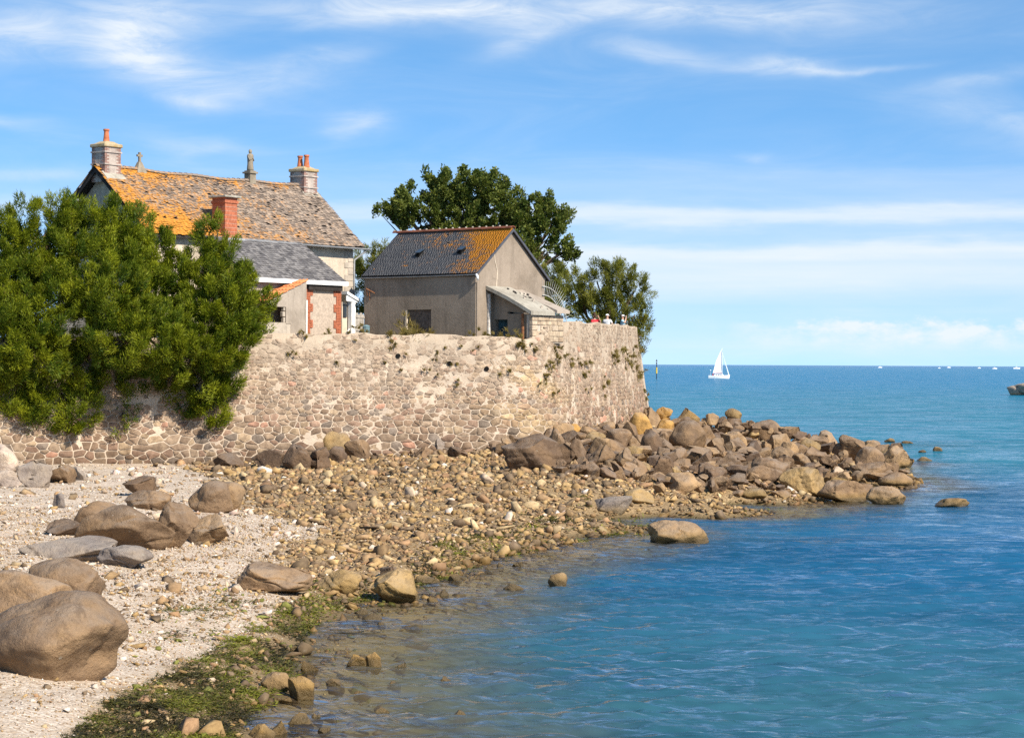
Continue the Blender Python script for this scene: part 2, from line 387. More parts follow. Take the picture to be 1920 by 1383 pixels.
# ------------------------------------------------------------------ plan of the sea wall
def catmull(pts, per=14):
    pts = [np.array(p, float) for p in pts]; out = []
    for i in range(len(pts) - 1):
        p0 = pts[max(i - 1, 0)]; p1 = pts[i]; p2 = pts[i + 1]; p3 = pts[min(i + 2, len(pts) - 1)]
        for k in range(per):
            t = k / per
            out.append(.5 * ((2 * p1) + (-p0 + p2) * t + (2 * p0 - 5 * p1 + 4 * p2 - p3) * t * t + (-p0 + 3 * p1 - 3 * p2 + p3) * t ** 3))
    out.append(pts[-1]); return np.array(out)
_plan = [(-420, 84.5), (-150, 86.5), (0, 88), (300, 90.3), (600, 92.3), (800, 93.6), (930, 94.2), (1000, 95.0), (1045, 97.3), (1100, 101), (1150, 105.3), (1183, 110.5), (1194, 117), (1190, 130), (1120, 150)]
PLAN = catmull([((px - 960) / F_PX * d, d) for px, d in _plan])
_seg = np.hypot(*np.diff(PLAN, axis=0).T); ARC = np.r_[0, np.cumsum(_seg)]
_tan = np.gradient(PLAN, axis=0); _tan /= np.linalg.norm(_tan, axis=1)[:, None]
NRM = np.c_[_tan[:, 1], -_tan[:, 0]]
def plan(s): return np.stack([np.interp(s, ARC, PLAN[:, 0]), np.interp(s, ARC, PLAN[:, 1])], -1)
def pnrm(s):
    n = np.stack([np.interp(s, ARC, NRM[:, 0]), np.interp(s, ARC, NRM[:, 1])], -1); return n / np.linalg.norm(n, axis=-1, keepdims=True)
_ppx = 960 + F_PX * PLAN[:, 0] / PLAN[:, 1]
_front = PLAN[:, 1] < 116
def s_at(px): return float(np.interp(px, _ppx[_front], ARC[_front]))
S_PIER = s_at(1020)
def ztop(s):
    s = np.asarray(s, float)
    k = 1 / (1 + np.exp(-(s - S_PIER) / .35))
    return 6.46 + .70 * k + .045 * np.sin(s * 1.9) + .03 * np.sin(s * 4.7 + 1) - .16 * np.exp(-((s - s_at(985)) / 1.6) ** 2) - .22 / (1 + np.exp((s - s_at(455)) / 1.0)) 
def wall_pt(s, z, out=0.0):
    s = np.asarray(s, float); z = np.asarray(z, float)
    h = ztop(s) - z
    o = .085 * h + .010 * np.maximum(h, 0) ** 2 + out
    xy = plan(s) + pnrm(s) * o[..., None]
    return np.concatenate([xy, z[..., None]], -1)

# ------------------------------------------------------------------ terrain of the shore
_ctl = []
for px, py in ((490, 1383), (540, 1300), (578, 1195), (640, 1152), (790, 1112), (860, 1077), (960, 1042), (1080, 1017), (1215, 992), (1330, 972), (1440, 962), (1452, 946), (1545, 936), (1690, 916), (1712, 896), (1715, 868)):
    _ctl.append((*G(px, py, 0.0)[:2], 0.0))
for px, py, z in ((620, 1383, -.35), (800, 1383, -.8), (1100, 1383, -1.8), (700, 1250, -.3), (900, 1250, -.8), (1200, 1250, -2.0), (800, 1160, -.22), (1000, 1110, -.5), (1300, 1100, -2.2), (1150, 1045, -.5),
                  (1400, 1010, -1.2), (1700, 1200, -3.5), (1600, 985, -1.5), (1800, 940, -1.0), (1900, 1000, -3), (1780, 870, -1.2), (1900, 870, -2.5)):
    _ctl.append((*G(px, py, z)[:2], z))
for px, py, z in ((0, 1383, .55), (200, 1383, .40), (350, 1383, .2), (0, 1280, .75), (240, 1260, .50), (400, 1250, .22), (0, 1100, .95), (300, 1100, .70), (500, 1120, .25), (0, 980, 1.0), (300, 980, .95), (600, 1000, .62), (600, 1080, .25),
                  (0, 902, 1.0), (250, 900, .98), (700, 950, .72), (700, 1050, .22), (900, 930, .75), (900, 990, .35), (1100, 930, .62), (1100, 980, .28), (1300, 930, .36), (1000, 880, 1.15), (1200, 880, 1.15), (1350, 905, .7), (1500, 905, .35), (1600, 890, .45)):
    _ctl.append((*G(px, py, z)[:2], z))
for px, z in ((-400, 1.0), (-150, 1.0), (0, .98), (200, .95), (400, .85), (550, 1.05), (700, 1.12), (850, 1.25), (950, 1.5), (1050, 2.1), (1100, 2.2), (1150, 2.3), (1185, 2.4)):
    s = s_at(px); p = wall_pt(np.array([s]), np.array([z]), .15)[0]; _ctl.append((p[0], p[1], z))
    q = plan(np.array([s]))[0] - pnrm(np.array([s]))[0] * 6; _ctl.append((q[0], q[1], z + .3))
for px, d, z in ((1250, 103, 2.0), (1300, 104, 1.9), (1400, 105, 1.7), (1500, 104, 1.15), (1600, 101, .75), (1660, 98, .45), (1300, 116, 1.0), (1400, 118, .0), (1500, 114, -.3), (1600, 111, -.5), (1700, 108, -.7), (1230, 130, .5), (1300, 135, -1.5), (1500, 135, -3), (1800, 120, -3), (1000, 160, 1)):
    _ctl.append(((px - 960) / F_PX * d, d, z))
_ctl += [(-30, 30, 1.0), (-30, 60, 1.1), (30, 60, -4), (30, 90, -4), (30, 30, -4), (8, 24, -3), (-8, 22, .5), (35, 140, -5), (-40, 110, 1.5), (-2, 22, -.2), (30, 100, -4.5), (34, 120, -5), (25, 118, -3.5), (27, 75, -4.5), (22, 98, -2.5), (24, 88, -3), (20, 60, -3.5), (34, 105, -5), (34, 88, -5)]
_ctl = np.array(_ctl)
_rd = np.hypot(_ctl[:, None, 0] - _ctl[None, :, 0], _ctl[:, None, 1] - _ctl[None, :, 1])
_rbf_w = np.linalg.solve(np.sqrt(_rd ** 2 + .15) + np.eye(len(_ctl)) * -.08, _ctl[:, 2])
def terr(x, y):
    x = np.asarray(x, float); y = np.asarray(y, float); sh = x.shape; x = x.ravel(); y = y.ravel(); out = np.empty(len(x))
    for i in range(0, len(x), 40000):
        d = np.sqrt((x[i:i + 40000, None] - _ctl[:, 0]) ** 2 + (y[i:i + 40000, None] - _ctl[:, 1]) ** 2 + .15)
        out[i:i + 40000] = d @ _rbf_w
    out += .05 * np.sin(x * 1.3 + y * .4) * np.sin(y * .9 - x * .5) + .03 * np.sin(x * 3.1 - y * 1.7)
    return np.clip(out, -8, 3.2).reshape(sh)
def gnd(px, py, lo=24, hi=128):
    """the spot of the shore under pixel (px, py): (point, depth)"""
    k = _f + (px - 960) / F_PX * _r - (py - 691.5) / F_PX * _u
    t = np.linspace(lo, hi, 1200); q = CAM + t[:, None] * k
    below = q[:, 2] <= np.maximum(terr(q[:, 0], q[:, 1]), -.05)
    i = int(np.argmax(below)) if below.any() else int(np.argmin(np.abs(t - 100)))
    return q[i], t[i]
def projv(x, y, z):
    q = np.stack([x, y, z - CZ], -1); d = q @ _f
    return 960 + F_PX * (q @ _r) / d, 691.5 - F_PX * (q @ _u) / d

# how much of the ground is pale shell shingle (1) rather than brown rubble (0)
_lx = np.array([840, 870, 900, 920, 960, 985, 1000, 1015, 1060, 1120, 1170, 1215, 1260, 1300, 1383]); _lv = np.array([330, 370, 400, 420, 470, 590, 610, 540, 490, 540, 490, 400, 300, 215, 110])
def pale(x, y):
    px, py = projv(x, y, np.maximum(terr(x, y), 0)); l = np.interp(py, _lx, _lv) + 14 * np.sin(x * 2.7 + y * 1.3) + 10 * np.sin(y * 4.1 - x)
    l = l + 26 * np.sin(x * 6.3 + y * 2.2) * np.sin(y * 5.1 - x * 2)
    return 1 / (1 + np.exp((px - l) / 48))

gx = np.arange(-34, 36, .4); gy = np.concatenate([np.arange(20, 60, .28), np.arange(60, 150, .45)])
GX, GY = np.meshgrid(gx, gy); GZ = terr(GX, GY)
nx = len(gx); idx = np.arange(GX.size).reshape(GX.shape)
quads = np.stack([idx[:-1, :-1], idx[:-1, 1:], idx[1:, 1:], idx[1:, :-1]], -1).reshape(-1, 4)
def m_beach():
    t = NT('beach_ground'); pl = t.attr('pale', 'Fac')
    n1 = t.noise(t.pos, 3.0, 6, .68); n2 = t.noise(t.pos, 14, 5, .72); v = t.voro(t.pos, 16, 'F1', 'Color'); vd = t.voro(t.pos, 16, 'F1', 'Distance')
    vs = t.n('ShaderNodeSeparateColor'); t.set(v, vs.inputs[0])
    shell = t.mix(vs.outputs[0], (.38, .29, .21), (.58, .49, .39)); shell = t.mix(t.math('MULTIPLY', t.ramp(n2, .46, .7), .7), shell, (.36, .26, .165)); shell = t.mix(t.math('MULTIPLY', t.ramp(t.noise(t.pos, .9, 5, .65), .45, .7), .6), shell, (.36, .27, .18))
    brown = t.mix(vs.outputs[1], (.17, .11, .055), (.36, .25, .13)); brown = t.mix(t.ramp(n1, .4, .7), brown, (.24, .165, .085))
    c = t.mix(t.ramp(t.math('MULTIPLY_ADD', n1, .5, pl), .5, .95), brown, shell)
    wet = t.ramp(t.math('MULTIPLY_ADD', n1, .12, t.z()), .22, .06)
    c = t.mix(t.math('MULTIPLY', wet, .8), c, t.mix(n2, (.06, .045, .02), (.15, .105, .05)))
    weed = t.ramp(t.noise(t.pos, .8, 5, .6, .5), .5, .62)
    uw = t.ramp(t.z(), -.02, -.2)
    c = t.mix(t.math('MULTIPLY', uw, t.math('MULTIPLY', weed, .55)), c, (.06, .05, .022))
    c = t.mix(t.math('MULTIPLY', uw, .6), c, t.mix(n1, (.36, .25, .12), (.22, .155, .075)))
    return t.pbr(c, .9, t.bump(t.math('MULTIPLY_ADD', vd, -.6, n2), .7, .05), .15)
me = np_mesh('beach', np.stack([GX, GY, GZ], -1).reshape(-1, 3), quads, smooth=True, attrs={'pale': pale(GX, GY).ravel()})
tag(link('beach', me, m_beach()), kind='structure')

me = bpy.data.meshes.new('seabed'); me.from_pydata([(-300, 5, -8.3), (900, 5, -8.3), (900, 3000, -8.3), (-300, 3000, -8.3)], [], [(0, 1, 2, 3)])
tag(link('seabed', me, plain('seabed_sand', (.06, .075, .06), .95, .1)), kind='structure')
# ------------------------------------------------------------------ sea
SEED = np.random.default_rng(7)
a0 = np.linspace(R(-24), R(30), 410)
sy = np.concatenate([np.arange(1000, 560, -1.15), np.arange(560, 330, -.8), np.arange(330, 12, -2.0), np.geomspace(12, .12, 46)])
rr = CZ * F_PX / sy
AA, RR = np.meshgrid(a0, rr); WX = RR * np.sin(AA); WY = RR * np.cos(AA)
dr = np.abs(np.gradient(rr))[:, None] * np.ones_like(WX)
WZ = np.zeros_like(WX); near = RR < 420
for i in range(46):
    lam = .30 * 1.062 ** i; k = 2 * PI / lam
    th = R(-84) + SEED.normal(0, .75)
    amp = (.075 if lam < .55 else .095 if lam < 1.1 else .055 if lam < 1.8 else .030 if lam < 2.6 else .016) * lam / (2 * PI) * SEED.uniform(.6, 1.35)
    kx, ky = k * math.cos(th), k * math.sin(th); ph = SEED.uniform(0, 2 * PI)
    fade = np.clip((lam / dr - 2.2) / 3, 0, 1)
    w = np.sin(kx * WX + ky * WY + ph + .8 * np.sin(.13 * WX + .21 * WY + i))
    gust = .62 + .38 * np.sin(WX * .21 + WY * .13 + i * .7) * np.sin(WY * .19 - WX * .07 + i * 1.3)
    WZ += amp * fade * gust * (w + .25 * w * w - .12)
bed = np.where(near & (WX > -34) & (WX < 35) & (WY > 20) & (WY < 149), terr(np.clip(WX, -34, 35), np.clip(WY, 20, 149)), -8)
depth = np.clip(-bed, 0, 8)
depth[(RR < 150) & (WX < -10)] *= 1
WZ *= np.clip(.45 + depth * 1.2, .4, 1)
_sl = np.gradient(WZ, axis=0) / np.gradient(WY, axis=0); print('wave slope rms', _sl[RR < 60].std(), 'max', np.abs(_sl[RR < 60]).max())
def m_sea():
    t = NT('sea_water'); dep = t.attr('depth', 'Fac')
    dist = t.n('ShaderNodeVectorMath', operation='LENGTH'); t.set(t.pos, dist.inputs[0]); dist = dist.outputs['Value']
    # broad patches: wind streaks, weed beds, shoals and painted wave shading that colour the water body
    pt = t.noise(t.scale(t.pos, (.6, 1.0, 1)), .022, 5, .55, .4); pt2 = t.noise(t.scale(t.pos, (.5, 1.2, 1)), .11, 5, .6)
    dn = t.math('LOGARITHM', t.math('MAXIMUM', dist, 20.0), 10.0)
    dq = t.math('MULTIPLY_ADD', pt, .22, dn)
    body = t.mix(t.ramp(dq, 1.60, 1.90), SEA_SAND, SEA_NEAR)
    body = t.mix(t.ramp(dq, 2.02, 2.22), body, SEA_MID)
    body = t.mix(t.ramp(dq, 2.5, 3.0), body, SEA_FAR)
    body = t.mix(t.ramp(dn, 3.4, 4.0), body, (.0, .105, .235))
    body = t.mix(t.math('MULTIPLY', t.ramp(pt2, .42, .66), .6), body, t.mix(1.0, body, (.35, .62, .72), 'MULTIPLY'))  # finer patches: dark of the waves painted into the body colour
    body = t.mix(t.ramp(dep, 1.6, .2), body, t.mix(t.noise(t.pos, 1.1, 5, .65, .4), (.085, .065, .032), (.28, .185, .078)))   # stirred water over the brown stones
    # waves too small for the mesh
    w1 = t.noise(t.scale(t.pos, (.7, 1.25, 1)), 2.2, 2, .45, .3); w2 = t.noise(t.scale(t.pos, (.7, 1.2, 1)), 6.0, 3, .6, .2); w3 = t.noise(t.scale(t.pos, (.55, 1.0, 1)), .35, 4, .6, .2)
    h = t.math('ADD', t.math('MULTIPLY', w1, .19), t.math('ADD', t.math('MULTIPLY', w2, .011), t.math('MULTIPLY', w3, .55)))
    nrm = t.bump(h, 1.0, 1.0)
    df = t.n('ShaderNodeBsdfDiffuse'); t.set(body, df.inputs[0])
    clear = t.n('ShaderNodeBsdfTransparent'); 
    t.set(t.mix(t.ramp(dep, .0, 1.6), (.95, .97, .95), (.35, .72, .80)), clear.inputs[0])
    op = t.math('SUBTRACT', 1.0, t.math('POWER', 2.718, t.math('MULTIPLY', dep, -SEA_K)))
    under = t.n('ShaderNodeMixShader'); t.set(op, under.inputs[0]); t.t.links.new(clear.outputs[0], under.inputs[1]); t.t.links.new(df.outputs[0], under.inputs[2])
    gl = t.n('ShaderNodeBsdfGlossy'); gl.inputs['Roughness'].default_value = .12; t.set(nrm, gl.inputs['Normal']); gl.inputs['Color'].default_value = (.92, .96, 1, 1)
    fr = t.n('ShaderNodeFresnel'); fr.inputs[0].default_value = 1.33; t.set(nrm, fr.inputs[1])
    # a rough sea seen at a low angle shows mostly wave fronts: its mirror share levels off
    gust = t.noise(t.scale(t.pos, (.7, 1.0, 1)), .22, 7, .72, .3); gust2 = t.noise(t.scale(t.pos, (.6, 1.2, 1)), 1.3, 2, .5, .3)
    fac = t.math('MULTIPLY', t.math('MINIMUM', fr.outputs[0], SEA_FMAX), t.math('MULTIPLY', t.ramp(gust, .36, .66, .40, 1.35), t.ramp(gust2, .36, .64, .55, 1.25)), clamp=True)
    mx = t.n('ShaderNodeMixShader'); t.set(fac, mx.inputs[0]); t.t.links.new(under.outputs[0], mx.inputs[1]); t.t.links.new(gl.outputs[0], mx.inputs[2])
    t.t.links.new(mx.outputs[0], t.out.inputs[0]); return t.m
SEA_SAND = (.032, .115, .155); SEA_NEAR = (.012, .098, .195); SEA_MID = (.010, .140, .200); SEA_FAR = (.0, .135, .245); SEA_K = .75; SEA_FMAX = .62
idx = np.arange(WX.size).reshape(WX.shape)
quads = np.stack([idx[:-1, :-1], idx[1:, :-1], idx[1:, 1:], idx[:-1, 1:]], -1).reshape(-1, 4)
me = np_mesh('sea', np.stack([WX, WY, WZ], -1).reshape(-1, 3), quads[:, ::-1], smooth=True, attrs={'depth': depth.ravel()})
sea = tag(link('sea', me, m_sea()), kind='structure')

# ------------------------------------------------------------------ terrace behind the wall
M_TERR = plain('terrace_earth', (.22, .18, .10), .95, .1, wear=.5, scale=2)
ss = np.linspace(0, ARC[-1], 160)
inner = plan(ss) - pnrm(ss) * .30
zt = ztop(ss) - .06 - 1.15 / (1 + np.exp(-(ss - S_PIER - 1.5) / .8))
far = inner.copy(); far[:, 0] = inner[:, 0] * .6 - 10; far[:, 1] = np.maximum(inner[:, 1] + 70, 160)
vs = []; fs = []
for k in range(9):
    q = inner + (far - inner) * (k / 8.0)
    vs += np.c_[q, zt].tolist()
n = len(ss)
for k in range(8):
    for i in range(n - 1): fs.append((k * n + i, k * n + i + 1, (k + 1) * n + i + 1, (k + 1) * n + i))
me = bpy.data.meshes.new('terrace'); me.from_pydata(vs, [], fs); me.update()
tag(link('terrace', me, M_TERR), kind='structure')

# ------------------------------------------------------------------ sea wall: mortar body + stones
def m_mortar():
    t = NT('lime_mortar'); n1 = t.noise(t.pos, 1.2, 6, .65); n2 = t.noise(t.pos, 9, 5, .75); st = t.noise(t.scale(t.pos, (1.6, 1.6, .25)), 1.3, 5, .6)
    c = t.mix(t.ramp(n1, .35, .7), (.53, .425, .315), (.40, .31, .225))
    c = t.mix(t.math('MULTIPLY', t.ramp(n2, .5, .75), .6), c, (.33, .25, .17))
    c = t.mix(t.math('MULTIPLY', t.ramp(st, .5, .72), .5), c, (.40, .33, .26))
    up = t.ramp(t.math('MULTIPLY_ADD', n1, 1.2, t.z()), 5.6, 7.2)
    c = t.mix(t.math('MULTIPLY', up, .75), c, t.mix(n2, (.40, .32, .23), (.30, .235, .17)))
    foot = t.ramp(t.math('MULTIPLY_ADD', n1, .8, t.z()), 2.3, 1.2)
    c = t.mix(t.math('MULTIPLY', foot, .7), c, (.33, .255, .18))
    return t.pbr(c, .95, t.bump(t.math('MULTIPLY_ADD', n2, .6, n1), .8, .08), .1)
wall = empty('sea_wall', (0, 92, 1.0), 'long tall rubble stone sea wall below the two slate roofed buildings', 'wall')
wall['kind'] = 'thing'
ss = np.linspace(0, ARC[-1], 200)
prof = np.linspace(0, 1, 16)
vs = []; nn = len(ss)
zt = ztop(ss)
for t_ in prof:
    z = zt + (-.6 - zt) * t_; vs.append(wall_pt(ss, z))
vs = vs[::-1]
capi = np.c_[plan(ss) - pnrm(ss) * .45, zt - .02]; lowi = np.c_[plan(ss) - pnrm(ss) * .45, zt * 0 + 5.2]
vs += [capi, lowi]
vs = np.array(vs); rows = len(vs)
rng = np.random.default_rng(3)
vs[:16, :, :2] += rng.normal(0, .012, vs[:16, :, :2].shape)
idx = np.arange(rows * nn).reshape(rows, nn)
quads = np.stack([idx[:-1, :-1], idx[:-1, 1:], idx[1:, 1:], idx[1:, :-1]], -1).reshape(-1, 4)
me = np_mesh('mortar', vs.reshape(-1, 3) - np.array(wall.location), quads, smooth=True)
link('mortar', me, m_mortar(), wall)

def clip(poly, nx_, nz_, c):
    out = []; m = len(poly)
    for i in range(m):
        a = poly[i]; b = poly[(i + 1) % m]; da = a[0] * nx_ + a[1] * nz_ - c; db = b[0] * nx_ + b[1] * nz_ - c
        if da <= 0: out.append(a)
        if (da < 0 < db) or (db < 0 < da):
            k = da / (da - db); out.append((a[0] + (b[0] - a[0]) * k, a[1] + (b[1] - a[1]) * k))
    return out
def wall_stones():
    rng = np.random.default_rng(11); s0, s1 = s_at(-60), float(np.interp(118, PLAN[_ppx > 1180][:, 1], ARC[_ppx > 1180])) if False else ARC[np.argmax(PLAN[:, 1] > 117.5)]
    pts = []
    z = .3
    while z < 7.2:
        h0 = np.interp(z, [.5, 2.2, 3.5, 6.5], [.37, .28, .205, .18]) * rng.uniform(.75, 1.35)
        s = s0 + rng.uniform(0, .5)
        while s < s1:
            w = h0 * rng.choice([.75, 1.0, 1.3, 1.8, 2.4], p=[.17, .28, .27, .19, .09]) * 1.25
            sc = s + w / 2; zz = z + h0 / 2 + rng.normal(0, .16) * h0
            if zz < ztop(sc) - .04: pts.append((sc, zz, h0))
            if rng.random() < .42: pts.append((s + rng.normal(0, .06), z + rng.normal(0, .06), h0 * .4))
            s += w
        z += h0
    pts = np.array(pts); gpt = plan(pts[:, 0]) + pnrm(pts[:, 0]) * .6
    gz = terr(gpt[:, 0], gpt[:, 1])
    pts = pts[pts[:, 1] > gz - .25]
    cells = {}
    for i, (s, z, h) in enumerate(pts): cells.setdefault((int(s // .8), int(z // .6)), []).append(i)
    polys = []
    for i, (s, z, h) in enumerate(pts):
        cs, cz = int(s // .8), int(z // .6)
        near = [j for a in (-1, 0, 1) for b in (-1, 0, 1) for j in cells.get((cs + a, cz + b), []) if j != i]
        near.sort(key=lambda j: (pts[j, 0] - s) ** 2 + (pts[j, 1] - z) ** 2)
        ANI = 1.65; poly = [(-.5, -.4), (.5, -.4), (.5, .4), (-.5, .4)]
        for j in near[:18]:
            dx, dz = (pts[j, 0] - s) / ANI, pts[j, 1] - z; l = math.hypot(dx, dz)
            if l < .03: continue
            wgt = .5 + .12 * (h - pts[j, 2]) / max(l, .1)
            g = .5 * np.interp(z, [1, 3, 6.5], [.031, .024, .013]) * (1.0 if l > .2 else .6)
            poly = clip(poly, dx / l, dz / l, l * wgt - g)
            if len(poly) < 3: break
        top = float(ztop(s)) - z - .03
        poly = clip(poly, 0, 1, top) if len(poly) >= 3 else poly
        if len(poly) < 3: continue
        poly = [(a_ * ANI, b_) for a_, b_ in poly]
        # cut corners once for worn outlines
        q = []
        for a in range(len(poly)):
            p0 = poly[a]; p1 = poly[(a + 1) % len(poly)]
            if math.hypot(p1[0] - p0[0], p1[1] - p0[1]) < .035: q.append(((p0[0] + p1[0]) / 2, (p0[1] + p1[1]) / 2)); continue
            k = rng.uniform(.05, .2)
            q.append((p0[0] + (p1[0] - p0[0]) * k, p0[1] + (p1[1] - p0[1]) * k)); q.append((p1[0] - (p1[0] - p0[0]) * k, p1[1] - (p1[1] - p0[1]) * k))
        area = .5 * abs(sum(q[a][0] * q[(a + 1) % len(q)][1] - q[(a + 1) % len(q)][0] * q[a][1] for a in range(len(q))))
        if area < .006 or len(q) < 4: continue
        if z > 4.6 and rng.random() < np.interp(z, [4.2, 6.3], [.03, .34]) * (1 if s < S_PIER else .5): continue   # plastered over
        polys.append((s, z, q, area))
    return polys
def stone_tint(s, z, rng):
    base = [np.array(c) for c in ((.30, .215, .15), (.25, .17, .115), (.34, .25, .175), (.29, .19, .135), (.225, .18, .145), (.38, .28, .185), (.32, .21, .15))][rng.choice(7, p=[.22, .16, .18, .14, .12, .10, .08])]
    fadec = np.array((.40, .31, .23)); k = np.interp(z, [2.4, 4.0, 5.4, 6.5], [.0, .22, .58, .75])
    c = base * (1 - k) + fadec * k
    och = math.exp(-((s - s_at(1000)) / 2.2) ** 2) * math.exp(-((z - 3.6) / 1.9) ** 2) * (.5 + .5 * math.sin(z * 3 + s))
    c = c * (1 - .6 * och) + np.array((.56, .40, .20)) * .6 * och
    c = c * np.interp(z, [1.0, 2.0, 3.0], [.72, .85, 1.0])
    if rng.random() < .015: c = np.array((.46, .26, .18))
    return np.clip(c * rng.uniform(.80, 1.16), .02, .75)
def build_wall_stones():
    rng = np.random.default_rng(5); polys = wall_stones(); items = []
    for s, z, q, area in polys:
        m = len(q); cx = sum(p[0] for p in q) / m; cz = sum(p[1] for p in q) / m
        pr = rng.uniform(.010, .042) * np.interp(z, [1, 2.5, 4, 6.5], [1.2, .8, .5, .35])
        P_ = np.array(q); rel = P_ - (cx, cz); rel = rel * (1 + rng.normal(0, .035, (m, 1)))
        rings = [(1.0, -.03), (.985, pr * .6), (.92, pr)]
        ss_ = np.concatenate([s + cx + rel[:, 0] * f for f, _ in rings] + [[s + cx]]); zz_ = np.concatenate([z + cz + rel[:, 1] * f for f, _ in rings] + [[z + cz]])
        oo_ = np.concatenate([np.full(m, o) + rng.normal(0, .006, m) for _, o in rings] + [[pr * 1.15]])
        v = wall_pt(ss_, zz_, oo_)
        t = []
        for k in range(2):
            for a in range(m):
                b = (a + 1) % m; t += [(k * m + a, k * m + b, (k + 1) * m + b), (k * m + a, (k + 1) * m + b, (k + 1) * m + a)]
        for a in range(m): t.append((2 * m + a, 2 * m + (a + 1) % m, 3 * m))
        px, py, d = proj(v[-1])
        n_ = pnrm(np.array([s]))[0]; face = max(.02, float(-(n_ @ v[-1][:2]) / np.linalg.norm(v[-1][:2])))
        vis = (px > -5) and not (px < 420 and py < 770) and (v[-1][1] < 113)
        items.append((area * face / d ** 2 if vis else -1, v, t, stone_tint(s, z, rng), vis))
    items.sort(key=lambda a: -a[0])
    loc = np.array(wall.location); proto = None
    for _, v, t, c, vis in items[:300]:
        o_ = v.mean(0); me = np_mesh('stone', v - o_, t, smooth=True)
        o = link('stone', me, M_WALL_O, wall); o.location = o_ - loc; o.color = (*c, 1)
    V = []; T = []; Cc = []; k = 0
    for _, v, t, c, vis in items[300:]:
        V.append(v); T.append(np.array(t) + k); Cc.append(np.tile(c, (len(v), 1))); k += len(v)
    V = np.concatenate(V) - loc
    o = link('small_stones', np_mesh('small_stones', V, np.concatenate(T), np.concatenate(Cc), smooth=True), M_WALL_V, wall); o['kind'] = 'stuff'
    print('wall stones', len(items), 'tris', sum(len(i[2]) for i in items))
build_wall_stones()
# ------------------------------------------------------------------ buildings: shared street directions
UX = np.array([.621, .784, 0]); VX = np.array([-.784, .621, 0]); ZX = np.array([0, 0, 1.0])
def frame(o):
    o = np.asarray(o, float)
    return lambda a, b, z: np.array([o[0], o[1], 0]) + UX * a + VX * b + ZX * z
TZ = 6.44                                              # terrace level at the buildings
M_PLASTER = m_render('house_plaster', (.60, .50, .38), (.40, .33, .25), .45)
M_CEMENT = m_render('barn_cement', (.28, .222, .168), (.20, .156, .115), .45)
M_CEMENT2 = m_render('pale_cement', (.36, .30, .24), (.25, .205, .16), .6)
M_CONC = m_render('concrete_slab', (.37, .335, .27), (.24, .21, .165), .6, 1.6)
M_WHITE = plain('white_paint', (.80, .79, .76), .5, .35, wear=.08)
M_GREY = plain('zinc', (.36, .36, .36), .55, .4, wear=.25)
M_TERRA = plain('terracotta', (.50, .16, .075), .85, .15, wear=.35, scale=5)
M_TILE = plain('orange_tile', (.62, .215, .085), .85, .15, wear=.3, scale=7)
M_BRICK = plain('red_brick', (.42, .135, .07), .9, .12, wear=.35, scale=9)
M_JOINT = plain('brick_joint', (.45, .36, .28), .95, .1, wear=.3, scale=9)
M_WOOD = plain('weathered_wood', (.165, .125, .10), .9, .12, wear=.5, scale=6)
M_WOODP = plain('grey_planks', (.42, .37, .31), .9, .12, wear=.4, scale=6)
M_DARK = plain('dark_timber', (.045, .038, .034), .9, .1, wear=.4, scale=5)
M_BLUE = plain('faded_blue_door', (.05, .105, .125), .8, .2, wear=.6, scale=3)
M_RUST = plain('rusty_iron', (.30, .13, .06), .9, .1, wear=.6, scale=7)
M_INSIDE_SHADE = plain('painted_interior_shade', (.012, .011, .010), .95, .05, wear=.3)  # near-black colour that paints the shade inside openings
M_GLASS = NT('window_glass').pbr((.03, .04, .05), .08, None, .5)
M_DRESS = m_render('dressed_granite', (.46, .39, .31), (.30, .25, .20), .5, 2)
M_CHIM = m_render('chimney_masonry', (.44, .37, .31), (.29, .235, .20), .5, 3)
M_HSLATE = m_slate('house_slates', (.13, .10, .08), (.34, .26, .195), (.56, .26, .045), 1.12, .26)
M_BSLATE = m_slate('barn_slates', (.080, .080, .084), (.118, .116, .116), (.50, .215, .025), 1.12, .22)
M_ASLATE = m_slate('annex_slates', (.075, .07, .072), (.205, .19, .18), (.50, .24, .045), 1.32, .2)

